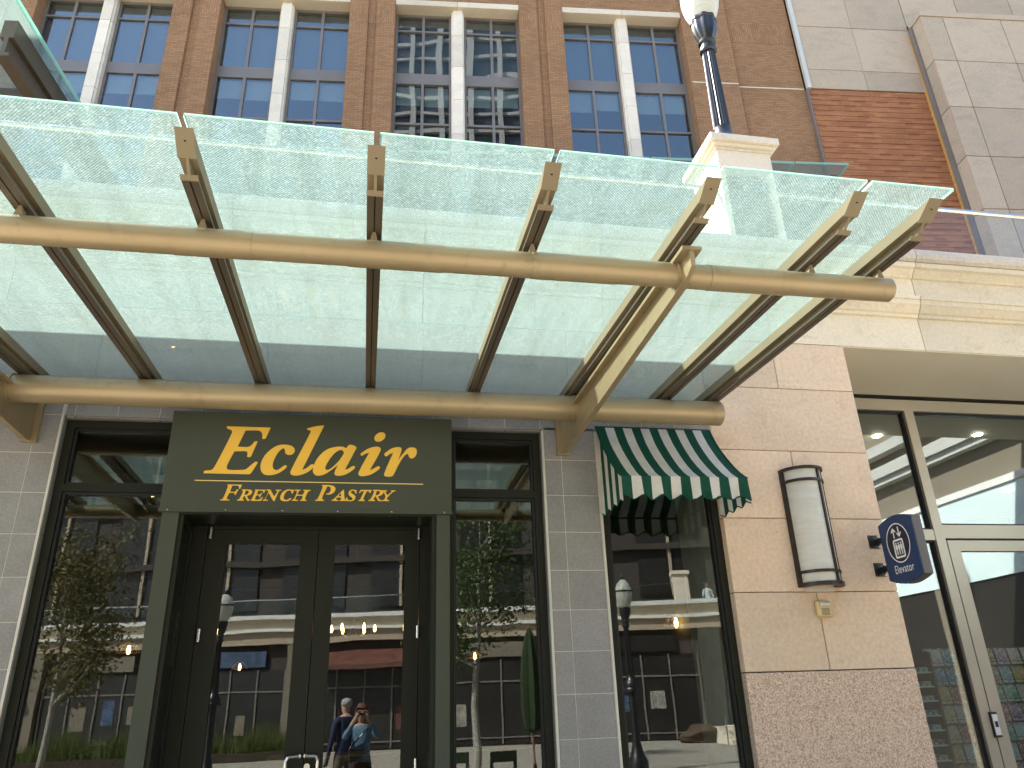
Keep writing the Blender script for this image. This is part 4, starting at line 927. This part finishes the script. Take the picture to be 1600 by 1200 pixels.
upper_canopy('glass canopy high on the brick building below the middle windows', -4.6, 11.40, -2.3, 0.0, 13.45, 1.19, 1.6, 0.0, [-1.0, -0.12])
upper_canopy('large glass canopy projecting from the brick building beside the left windows', -16, -6.02, -5.9, -3.3, 13.5, 3.2, 3.0, 3.3, [-4.1])

# ================================================================== ACROSS THE STREET (seen reflected in the glass)
OTH = R(14)
op = thing('opposite_building', 'shopping building across the plaza with white cornice bands and terrace', 'building', (0, -31, 0), OTH)
# local: x along, y=0 face looks towards +Y (the bakery)
om = MB(); om.box(-60, 60, -6, -0.3, 0, 4.55); om.build('ground_floor_wall', 'opp_brick', op)
ro = random.Random(21); M['poster_a'] = plain('poster_blue', (0.05, 0.08, 0.15, 1), 0.5, 0, 0.5, 3); M['poster_b'] = plain('poster_cream', (0.30, 0.28, 0.24, 1), 0.5, 0, 0.5, 4); M['poster_c'] = plain('poster_red', (0.13, 0.05, 0.035, 1), 0.5, 0, 0.4, 3)
for k in range(-5, 6):
    x = k*6.2; sf = B('shopfront', 'opp_dark', op, (x-2.55, x+2.55, -0.29, -0.24, 0.05, 3.5)); B('pier', 'taupe' if k % 2 else 'opp_brick', op, (x+2.6, x+3.55, -0.29, 0.0, 0, 4.549))
    for j in range(5):
        mx = x-2.5+j*1.25; B('mullion', 'winframe', sf, (mx-0.035, mx+0.035, -0.239, -0.18, 0.051, 3.499))
    B('transom', 'winframe', sf, (x-2.46, x+2.46, -0.239, -0.19, 2.55, 2.62)); B('sill', 'winframe', sf, (x-2.46, x+2.46, -0.239, -0.19, 0.30, 0.36))
    for j in range(4):
        if ro.random() < 0.35:
            mx = x-1.9+j*1.25; z0 = ro.uniform(0.7, 1.4); B('poster', ro.choice(['poster_a', 'poster_b', 'poster_c', 'taupe']), sf, (mx-ro.uniform(0.2, 0.45), mx+ro.uniform(0.2, 0.45), -0.237, -0.225, z0, z0+ro.uniform(0.4, 1.1)))
    if k % 3 == 0: MB().prism([(0.9, 3.35), (0.9, 3.55), (-0.238, 4.2), (-0.238, 3.9)], 'x', x-2.3, x+2.3).build('shop_awning', ro.choice(['opp_dark', 'poster_c', 'poster_a']), op)
    else: B('sign_board', ro.choice(['opp_dark', 'taupe', 'poster_a']), op, (x-1.6, x+1.6, -0.29, -0.12, 3.62, 4.3))
B('fascia', 'panel', op, (-60, 60, -0.6, 0.02, 4.55, 5.05)); B('cornice_band', 'white', op, (-60, 60, -0.7, 0.18, 5.05, 5.16), (-60, 60, -0.7, 0.30, 5.60, 5.78)); B('frieze', 'cornice', op, (-60, 60, -0.6, 0.06, 5.16, 5.60))
B('upper_wall', 'opp_brick', op, (-60, 60, -10, -8, 4.5, 22))
for k in range(-9, 10):
    x = k*5.1; uw = B('upper_window', 'opp_dark', op, (x-1.8, x+1.8, -7.99, -7.9, 7, 20)); B('mullion', 'panel', op, (x-0.08, x+0.08, -7.89, -7.75, 7, 20))
for z in (9.5, 13.2, 16.8, 20.2): B('floor_band', 'opp_brick', op, (-60, 60, -7.9, -7.6, z, z+0.35))
B('terrace_floor', 'paving', op, (-60, 60, -8, -0.3, 4.56, 4.9)); B('handrail', 'chrome', op, (-60, 60, -0.15, -0.1, 6.5, 6.55)); B('glass_rail', 'railglass', op, (-60, 60, -0.13, -0.12, 5.8, 6.48))
for x in (-9.5, 14.5): 
    pp = B('pedestal', 'whitestone', op, (x-0.3, x+0.3, -0.3, 0.3, 5.78, 6.85), (x-0.38, x+0.38, -0.38, 0.38, 6.85, 7.0))
def place(o, x, y): return o
wing = thing('side_wing', 'limestone side wing with cornice standing square to the bakery front', 'building', (9.0, -0.3, 0))
B('wall', 'opp_dark', wing, (0.0, 3, -6.5, 0.0, 0, 3.1)); B('fascia', 'lit_canopy_blue', wing, (-0.03, 3, -6.5, 0.0, 3.101, 4.43)); B('frieze', 'taupe', wing, (0.05, 3, -6.5, 0, 4.431, 4.989))  # pale blue fascia is a stand-in for a sunlit glass canopy
B('cornice', 'wingband', wing, (-0.10, 3, -6.5, 0.0, 4.99, 5.10)); B('cornice', 'wingband', wing, (-0.16, 3, -6.5, 0.0, 5.101, 5.29)); B('frieze', 'taupe', wing, (0.0, 3, -6.5, 0, 5.291, 5.48)); B('coping', 'wingband', wing, (-0.2, 3, -6.5, 0, 5.481, 5.66))
B('upper_wall', 'taupe', wing, (0.6, 3, -6.5, -0.5, 5.661, 7.2)); B('edge_strip', 'white', wing, (-0.06, -0.031, -6.5, 0, 4.33, 4.43)); B('pilaster', 'taupe', wing, (-0.02, -0.001, -2.6, -2.2, 0.01, 3.1))
tw = thing('white_tower', 'tall white framed tower block far across the plaza', 'building', (-5, -70, 0))
B('glazing', 'towerglass', tw, (-16, 13, -18, 0, 0, 128))
fr_ = MB()
for k in range(33): fr_.box(-16.4, 13.4, -18.3, 0.5, k*4.0-0.01, k*4.0+0.7)
for k in range(7): 
    x = -16+k*4.8; fr_.box(x-0.45, x+0.45, -0.1, 0.9, 0, 128)
fr_.build('frame', 'towerwhite', tw)

# trees
def tree(label, loc, hgt, crown_r, crown_h, zc, mat, leaves=5200, tr=0.09, group=None):
    t = thing('tree', label, 'tree', loc, 0, group); rnd = random.Random(int(loc[0]*31+loc[1]*7)+5)
    m = MB(); p = Vector((0, 0, 0)); n = 7; prev_r = tr; tips = []
    for k in range(n):
        q = p + Vector((rnd.uniform(-0.06, 0.06), rnd.uniform(-0.06, 0.06), hgt*0.85/n)); r1 = tr*(1-(k+1)/n*0.8); m.tube(p, q, prev_r, r1, 10); 
        if k >= 2:
            for b_ in range(3):
                a = rnd.uniform(0, 6.28); L = crown_r*rnd.uniform(0.5, 0.95); e = q+Vector((math.cos(a)*L, math.sin(a)*L, L*rnd.uniform(0.5, 1.1))); mid = q.lerp(e, 0.5)+Vector((0, 0, -0.08)); m.tube(q, mid, r1*0.55, r1*0.35, 6); m.tube(mid, e, r1*0.35, 0.008, 6); tips += [mid, e, mid.lerp(e, 0.5)]
        p = q; prev_r = r1
    tips.append(p); m.build('trunk', 'bark', t, smooth=True)
    L = MB()
    for k in range(leaves):
        if rnd.random() < 0.75: c0 = rnd.choice(tips); q = c0+Vector((rnd.gauss(0, 0.28), rnd.gauss(0, 0.28), rnd.gauss(0, 0.25)))*crown_r*0.55
        else:
            while True:
                v = Vector((rnd.uniform(-1, 1), rnd.uniform(-1, 1), rnd.uniform(-1, 1)))
                if 0.2 < v.length < 1: break
            q = Vector((v.x*crown_r, v.y*crown_r, zc+v.z*crown_h*0.5))
        s = rnd.uniform(0.035, 0.07); a = Vector((rnd.uniform(-1, 1), rnd.uniform(-1, 1), rnd.uniform(-1, 0.3))).normalized(); b_ = a.orthogonal().normalized()
        b_.rotate(Matrix.Rotation(rnd.uniform(0, 6.28), 3, a)); L.add([q-a*s, q+b_*s*0.45, q+a*s, q-b_*s*0.45], [(0,1,2,3)])
    o = L.build('crown', mat, t); return t
tree('slender pale-barked tree reflected beside the bakery door', (2.16, -10.0, 0), 6.4, 1.35, 3.6, 4.3, 'leaf', 6500, 0.085)
tree('olive-leaved young tree reflected in the window beside the tiled pier', (-6.2, -12.0, 0), 5.2, 1.5, 3.2, 3.7, 'leafolive', 6500, 0.08)
tree('small green tree further back across the plaza', (6.5, -19.0, 0), 5.0, 1.4, 3.0, 3.5, 'leaf', 3000, 0.08)
# planting bed with tall grass
bed = MB().box(-12.5, -2.6, -28.6, -26.2, 0, 0.30).build('planting_bed', 'soil', None); bed['kind'] = 'structure'
gm = MB(); rg = random.Random(3)
for k in range(5000):
    x, y = rg.uniform(-12.4, -2.7), rg.uniform(-28.5, -26.3); hh = rg.uniform(0.4, 1.2)*(0.6+0.5*math.sin(x*1.3)**2); a = rg.uniform(0, 6.28); dx, dy = math.cos(a)*0.014, math.sin(a)*0.014; lx, ly = rg.uniform(-0.2, 0.2), rg.uniform(-0.2, 0.2)
    gm.add([(x-dx, y-dy, 0.30), (x+dx, y+dy, 0.30), (x+lx, y+ly, 0.30+hh)], [(0,1,2)])
gs = gm.build('grass', 'grass', None); gs['kind'] = 'stuff'; gs['label'] = 'tall ornamental grass in the planting bed'; gs['category'] = 'grass'
# street furniture across
um = thing('closed_umbrella', 'closed green patio umbrella standing on the plaza', 'umbrella', (4.15, -14, 0))
u1 = MB(); u1.lathe([(0.03, 0.95), (0.20, 1.05), (0.30, 1.5), (0.30, 2.2), (0.24, 2.8), (0.12, 3.3), (0.03, 3.45)], 24, flute=0.3, nf=6); u1.build('canopy', 'umbrella', um, smooth=True)
MB().tube((0, 0, 0), (0, 0, 3.5), 0.024, None, 10).build('pole', 'wood', um); MB().lathe([(0.28, 0), (0.28, 0.06), (0.05, 0.10), (0.04, 0.3)], 20).build('base', 'blackmetal', um)
def ground_lamp(label, x, y, grp):
    t = make_lamp(label, (x, y, 1.85), None)
    MB().lathe([(0.24, -1.85), (0.24, -1.6), (0.16, -1.45), (0.10, -1.2), (0.095, 0.0)], 24).build('lower_post', 'blackmetal', t, smooth=True)
    return t
ground_lamp('black lamp post with acorn globe beside the grass bed', -3.75, -16.0, None)
ground_lamp('black lamp post with acorn globe beside the green umbrella and boulder', 6.70, -13.8, None)
px_ = (Matrix.Rotation(OTH, 3, 'Z') @ Vector((-9.5, 0, 0))) + Vector((0, -31, 0))
make_lamp('black lamp post standing on the opposite terrace pedestal', (px_.x, px_.y, 7.0))
def chair(x, y, rz, label):
    t = thing('patio_chair', label, 'chair', (x, y, 0), rz, 'green patio chairs on the plaza')
    B('seat', 'chairgreen', t, (-0.22, 0.22, -0.22, 0.22, 0.43, 0.46), b=0.008); b_ = MB(); b_.box(-0.22, -0.17, 0.19, 0.22, 0.46, 0.95); b_.box(0.17, 0.22, 0.19, 0.22, 0.46, 0.95); b_.box(-0.17, 0.17, 0.195, 0.215, 0.80, 0.95); b_.box(-0.17, 0.17, 0.195, 0.215, 0.56, 0.62)
    b_.build('backrest', 'chairgreen', t)
    for sx in (-0.2, 0.2):
        for sy in (-0.2, 0.2): MB().tube((sx, sy, 0), (sx*0.95, sy*0.95, 0.435), 0.014, 0.016, 8).build('leg', 'chairgreen', t)
    return t
chair(1.52, -7.3, 0.3, 'dark green patio chair standing behind the photographer on the plaza'); chair(2.15, -7.1, -0.2, 'dark green patio chair standing behind the photographer on the plaza')
# boulder and steps with a rail, reflected in the right-hand window
def blob(name, loc, s, mat, label, cat, seed):
    bm = bmesh.new(); bmesh.ops.create_icosphere(bm, subdivisions=4, radius=1)
    for v in bm.verts:
        d = noise.noise(v.co*1.4+Vector((seed, 0, 0)))*0.35+noise.noise(v.co*4+Vector((seed, 3, 0)))*0.1; v.co = Vector((v.co.x*s[0], v.co.y*s[1], max(v.co.z, -0.45)*s[2]))*(1+d)
    zmin = min(v.co.z for v in bm.verts)
    for v in bm.verts: v.co.z -= zmin
    me = bpy.data.meshes.new(name); bm.to_mesh(me); bm.free(); me.materials.append(M[mat]); o = link(name, me); o.location = loc; return tag(o, label, cat)
blob('boulder', (13.6, -25.5, 0), (1.0, 0.7, 0.5), 'boulder', 'rust coloured boulder beside the plaza steps', 'boulder', 2)
stp = thing('plaza_steps', 'pale stone steps with a steel rail beside the boulder', 'steps', (14.8, -23.5, 0))
for k in range(4): B('step', 'whitestone', stp, (-1, 2, -0.35*k-1.5, -0.35*k, 0.15*k if k else 0, 0.15*(k+1)))
MB().path([(-1.3, 0.3, 0), (-1.3, 0.3, 0.95), (-1.3, -1.6, 1.55), (-1.3, -1.6, 0.6)], 0.025, 8).build('rail', 'chrome', stp)

# ================================================================== PEOPLE
def skin_person(name, label, loc, rz, joints, edges, stops, hair=None, hair_shape=None, extra=None):
    t = thing('person', label, 'person', loc, rz)
    me = bpy.data.meshes.new('body'); names = list(joints); me.from_pydata([joints[k][0] for k in names], [(names.index(a), names.index(b_)) for a, b_ in edges], [])
    o = bpy.data.objects.new('body_tmp', me); col.objects.link(o); sk_ = o.modifiers.new('skin', 'SKIN'); sub = o.modifiers.new('sub', 'SUBSURF'); sub.levels = 2; sub.render_levels = 2
    for k, nme in enumerate(names):
        r = joints[nme][1]; r = (r, r) if not isinstance(r, tuple) else r; me.skin_vertices[0].data[k].radius = r; me.skin_vertices[0].data[k].use_root = (k == 0)
    dg = bpy.context.evaluated_depsgraph_get(); m2 = bpy.data.meshes.new_from_object(o.evaluated_get(dg)); bpy.data.objects.remove(o)
    m2.name = 'body'; m2.materials.clear(); m2.materials.append(body_mat('clothes_'+name, stops)); m2.polygons.foreach_set('use_smooth', [True]*len(m2.polygons))
    link('body', m2, t)
    if hair:
        bm = bmesh.new(); bmesh.ops.create_icosphere(bm, subdivisions=3, radius=1); hz, hs = hair_shape
        hp = Vector(joints['head'][0])
        for v in bm.verts:
            d = noise.noise(v.co*3)*0.12; q = Vector((v.co.x*hs[0], v.co.y*hs[1], v.co.z*hs[2]))*(1+d)
            v.co = q + hp + Vector((0, -0.028, hz))
        bmesh.ops.delete(bm, geom=[v for v in bm.verts if (v.co-hp).y > 0.045 and (v.co-hp).z < 0.055], context='VERTS')
        mh = bpy.data.meshes.new('hair'); bm.to_mesh(mh); bm.free(); mh.materials.append(plain('hair_'+name, hair, 0.6, 0, 0.3, 40)); mh.polygons.foreach_set('use_smooth', [True]*len(mh.polygons)); link('hair', mh, t)
    # face: eyes, nose, mouth as small relief pieces in front of the head
    hp = joints['head'][0]; f_ = MB()
    for sx in (-1, 1): f_.tube((hp[0]+sx*0.03, hp[1]+0.082, hp[2]+0.01), (hp[0]+sx*0.03, hp[1]+0.09, hp[2]+0.01), 0.011, 0.008, 10)
    f_.box(hp[0]-0.022, hp[0]+0.022, hp[1]+0.078, hp[1]+0.088, hp[2]-0.062, hp[2]-0.052)
    f_.build('face_features', plain('features_'+name, (0.10, 0.035, 0.03, 1), 0.6), t)
    if extra: extra(t)
    return t
def stand(H=1.68, hand_l=None, hand_r=None, elbow_l=None, elbow_r=None, stance=0.1):
    s = H/1.68; J = {'pelvis': ((0,0,0.93*s), (0.155,0.11)), 'waist': ((0,0,1.08*s), (0.135,0.10)), 'chest': ((0,0.0,1.26*s), (0.155,0.11)), 'shoulders': ((0,0,1.38*s), (0.11,0.085)), 'neck': ((0,0.005,1.455*s), 0.05), 'head0': ((0,0.015,1.50*s), 0.062), 'head': ((0,0.02,1.575*s), (0.078,0.092)), 'crown': ((0,0.01,1.645*s), (0.06,0.07))}
    E = [('pelvis','waist'),('waist','chest'),('chest','shoulders'),('shoulders','neck'),('neck','head0'),('head0','head'),('head','crown')]
    for nm, sx in (('l',-1),('r',1)):
        hd = (hand_l if sx < 0 else hand_r) or (sx*0.27, 0.06, 0.80*s); el = (elbow_l if sx < 0 else elbow_r) or (sx*0.25, -0.02, 1.08*s)
        J['sh'+nm] = ((sx*0.175, 0, 1.36*s), 0.062); J['el'+nm] = (el, 0.045); J['wr'+nm] = (tuple(np.array(el)+(np.array(hd)-np.array(el))*0.86), 0.030); J['hd'+nm] = (hd, (0.038, 0.022))
        E += [('shoulders','sh'+nm),('sh'+nm,'el'+nm),('el'+nm,'wr'+nm),('wr'+nm,'hd'+nm)]
        d = np.array(hd)-np.array(el); d = d/np.linalg.norm(d)
        for q in range(4):
            off = np.array([(q-1.5)*0.019, 0, 0]); b0 = np.array(hd)+d*0.035+off; b1 = b0+d*(0.035+0.006*(1.5-abs(q-1.5)))+np.array([0, 0.012, 0]); J['f%s%d' % (nm, q)] = (tuple(b0), 0.0095); J['g%s%d' % (nm, q)] = (tuple(b1), 0.008); E += [('hd'+nm, 'f%s%d' % (nm, q)), ('f%s%d' % (nm, q), 'g%s%d' % (nm, q))]
        th = np.array(hd)+np.array([-sx*0.04, 0.02, 0.005]); J['th'+nm] = (tuple(th), 0.011); J['tt'+nm] = (tuple(th+d*0.04), 0.009); E += [('wr'+nm,'th'+nm),('th'+nm,'tt'+nm)]
        J['hip'+nm] = ((sx*0.09, 0, 0.86*s), 0.10); J['kn'+nm] = ((sx*stance, 0.02, 0.48*s), 0.062); J['an'+nm] = ((sx*(stance+0.01), -0.01, 0.09*s), 0.042); J['ft'+nm] = ((sx*(stance+0.02), 0.13, 0.04), (0.042, 0.035))
        E += [('pelvis','hip'+nm),('hip'+nm,'kn'+nm),('kn'+nm,'an'+nm),('an'+nm,'ft'+nm)]
    return J, E
SK = (0.48, 0.29, 0.21, 1)
def st_(z_shoes, z_pants, z_top, shoe, pants, top): return [(0.0, shoe), (z_shoes/2, pants), (z_pants/2, top), (z_top/2, SK)]
J, E_ = stand(1.66, (-0.06, 0.30, 1.555), (0.07, 0.30, 1.555), (-0.24, 0.17, 1.25), (0.24, 0.17, 1.25))
def phone_bag(t):
    B('phone', 'blackmetal', t, (-0.04, 0.045, 0.335, 0.344, 1.545, 1.575)); B('shoulder_bag', 'blackmetal', t, (-0.17, 0.03, 0.12, 0.20, 0.93, 1.13), b=0.02)
    MB().path([(-0.15, 0.14, 1.12), (0.02, 0.13, 1.30), (0.13, 0.07, 1.42), (0.12, -0.09, 1.40)], 0.011, 6).build('bag_strap', 'blackmetal', t)
skin_person('a', 'person in blue denim jacket and black trousers holding up a phone, black bag in front', (0.0, -6.22, 0), 0, J, E_, st_(0.10, 0.93, 1.42, (0.6,0.6,0.58,1), (0.012,0.012,0.014,1), (0.12,0.22,0.34,1)), (0.11, 0.035, 0.015, 1), (0.01, (0.105, 0.115, 0.15)), phone_bag)
J, E_ = stand(1.80)
skin_person('b', 'person with white hair in navy shirt standing behind the photographer', (-0.26, -7.9, 0), R(150), J, E_, st_(0.1, 0.95, 1.53, (0.05,0.04,0.03,1), (0.10,0.09,0.07,1), (0.012,0.02,0.06,1)), (0.34, 0.32, 0.30, 1), (0.045, (0.086, 0.098, 0.075)))
J, E_ = stand(1.72)
bp = (Matrix.Rotation(OTH, 3, 'Z') @ Vector((15.8, -0.8, 0))) + Vector((0, -31, 0))
skin_person('c', 'person in white shirt standing at the opposite terrace railing', (bp.x, bp.y, 4.9), 0.3, J, E_, st_(0.1, 0.95, 1.46, (0.03,0.03,0.03,1), (0.03,0.035,0.05,1), (0.7,0.72,0.75,1)), (0.05, 0.03, 0.02, 1), (0.03, (0.09, 0.10, 0.10)))
J, E_ = stand(1.62)
pd = onY(150, 1190, 1.3)
skin_person('d', 'person in dark checked shirt inside the bakery behind the window', (pd[0], 1.3, 0.02), R(40), J, E_, st_(0.1, 0.93, 1.40, (0.02,0.02,0.02,1), (0.03,0.03,0.03,1), (0.03,0.03,0.035,1)), (0.015, 0.012, 0.01, 1), (0.02, (0.10, 0.11, 0.12)))

# ================================================================== INSIDE THE BAKERY AND THE CORNER SHOP
def pendant(q, Z, label):
    p = onZ(*q, Z); t = thing('pendant_lamp', label, 'pendant lamp', (p[0], p[1], Z), 0, 'pendant lamps inside the bakery')
    MB().tube((0, 0, 0.085), (0, 0, 3.56-Z), 0.005, None, 6).build('cord', 'blackmetal', t)
    cg = MB()
    for k in range(12):
        a = 2*math.pi*k/12; cg.path([(0.025*math.cos(a), 0.025*math.sin(a), 0.12), (0.085*math.cos(a), 0.085*math.sin(a), 0.085), (0.12*math.cos(a), 0.12*math.sin(a), 0.02)], 0.0022, 4)
    for k in range(24):
        a, b_ = 2*math.pi*k/24, 2*math.pi*(k+1)/24
        for r, z in ((0.12, 0.02), (0.085, 0.085)): cg.tube((r*math.cos(a), r*math.sin(a), z), (r*math.cos(b_), r*math.sin(b_), z), 0.0022, None, 4)
    cg.build('wire_shade', 'brasswire', t); MB().lathe([(0.006, 0.09), (0.014, 0.075), (0.020, 0.04), (0.015, 0.01), (0.004, -0.005)], 14).build('bulb', 'bulb', t, smooth=True)
    return t
PQ = 'wire pendant lamp with glowing bulb '
for q, lb in (((200, 1022), 'behind the window beside the left tiled pier'), ((374, 1047), 'behind the left door leaf'), ((742, 1030), 'behind the window right of the doors'),
              ((978, 1013), 'behind the window under the awning'), ((1020, 1000), 'behind the window under the awning'), ((1057, 980), 'behind the window under the awning')): pendant(q, 2.25, PQ+lb)
p = onZ(552, 982, 2.5); ch = thing('chandelier', 'chandelier with flame shaped bulbs hanging behind the right door', 'chandelier', (p[0], p[1], 2.5))
MB().tube((0, 0, 0), (0, 0, 1.06), 0.008, None, 6).build('stem', 'blackmetal', ch); cm = MB()
for k in range(6):
    a = 2*math.pi*k/6; cm.path([(0, 0, 0.02), (0.14*math.cos(a), 0.14*math.sin(a), -0.09), (0.25*math.cos(a), 0.25*math.sin(a), -0.05)], 0.008, 6)
    MB().lathe([(0.006, -0.04), (0.016, -0.02), (0.012, 0.01), (0.003, 0.04)], 10, (0.25*math.cos(a), 0.25*math.sin(a), 0)).build('bulb', 'bulb', ch)
cm.build('arms', 'blackmetal', ch)
# bakery counter and tables in the dark
ct = thing('bakery_counter', 'dark bakery counter at the back of the room', 'counter', (0.6, 6.5, 0.02)); B('front', 'wood', ct, (-1.8, 1.8, -0.3, 0.3, 0, 1.0)); B('top', 'whitestone', ct, (-1.85, 1.85, -0.35, 0.35, 1.001, 1.04))
# card racks in the corner shop: each card is its own thing
hues = [(0.16,0.42,0.50),(0.55,0.52,0.50),(0.42,0.10,0.12),(0.08,0.28,0.46),(0.60,0.42,0.12),(0.34,0.24,0.42),(0.45,0.62,0.68),(0.40,0.26,0.16),(0.12,0.42,0.32),(0.62,0.52,0.26)]
def card_mat(i, c0):
    t = NT('card_print_%d' % i); P = t.coord('Object'); n = t.noise(P, 22, 3, 0.6, 2.0)
    k = random.random(); c1 = (*c0, 1); c2 = (min(1, c0[0]*0.35+0.05), c0[1]*0.4, c0[2]*0.5, 1); c3 = (0.62, 0.60, 0.55, 1)
    return t.done(t.bsdf(t.ramp(n, [(0.36, c2), (0.48, c1), (0.60, c3)]), 0.4))
CM = [card_mat(i, c0) for i, c0 in enumerate(hues)]
RX, RY = 7.55, 2.7
rack = thing('card_rack', 'tall wire rack full of printed cards behind the corner shop door', 'rack', (RX, RY, 0.02))
rk = MB(); rk.box(-1.0, 1.0, 0.04, 0.06, 0, 2.05)
for k in range(9): rk.box(-1.0, 1.0, -0.06, 0.04, 0.20+k*0.205, 0.208+k*0.205); rk.box(-1.0, 1.0, -0.062, -0.058, 0.24+k*0.205, 0.246+k*0.205)
rk.build('frame', 'chrome', rack)
cdata = {}; words = ['teal', 'grey', 'dark red', 'deep blue', 'ochre', 'violet', 'pale blue', 'brown', 'sea green', 'yellowish']
rowname = ['bottom', 'second lowest', 'third lowest', 'fourth lowest', 'middle', 'fourth highest', 'third highest', 'second highest', 'top']
for k in range(9):
    for j in range(11):
        mi = random.randrange(len(CM))
        if mi not in cdata: o = MB().box(-0.082, 0.082, -0.002, 0.002, 0, 0.185).build('greeting_card', CM[mi], None); cdata[mi] = o.data
        else: o = link('greeting_card', cdata[mi], None)
        o.location = (RX-0.90+j*0.180, RY-0.035, 0.02+0.210+k*0.205); o.rotation_euler = (R(-8), 0, R(random.uniform(-5, 5)))
        tag(o, '%s and cream printed card in the %s row of the wire rack' % (words[mi], rowname[k]), 'card', 'cards in the wire rack')
sh = thing('book_shelf', 'wooden shelf of stacked paper goods behind the corner shop side window', 'shelf', (5.55, 2.6, 0.02))
B('side', 'wood', sh, (-0.52, -0.49, -0.2, 0.2, 0, 2.05)); B('side', 'wood', sh, (0.10, 0.13, -0.2, 0.2, 0, 2.0)); B('side', 'wood', sh, (0.80, 0.83, -0.2, 0.2, 0, 2.0))
for k in range(12): B('shelf_board', 'white', sh, (-0.489, 0.099, -0.19, 0.19, 0.12+k*0.15, 0.135+k*0.15)); B('shelf_board', 'white', sh, (0.131, 0.799, -0.19, 0.19, 0.12+k*0.15, 0.135+k*0.15))
rnd = random.Random(9); sd2 = {}
for k in range(12):
    for j in range(9):
        x = 5.55-0.43+j*0.14+ (0.03 if j > 3 else 0); mi = rnd.randrange(len(CM))
        if mi not in sd2: o = MB().box(-0.055, 0.055, -0.15, 0.15, 0, 0.05).build('paper_pack', CM[mi], None); sd2[mi] = o.data
        else: o = link('paper_pack', sd2[mi], None)
        o.location = (x, 2.58, 0.02+0.1355+k*0.15); tag(o, '%s printed paper pack on the %s board of the wooden shelf' % (words[mi], ['lowest', 'second', 'third', 'fourth', 'fifth', 'sixth', 'seventh', 'eighth', 'ninth', 'tenth', 'eleventh', 'topmost'][k]), 'paper pack', 'paper packs on the wooden shelf')
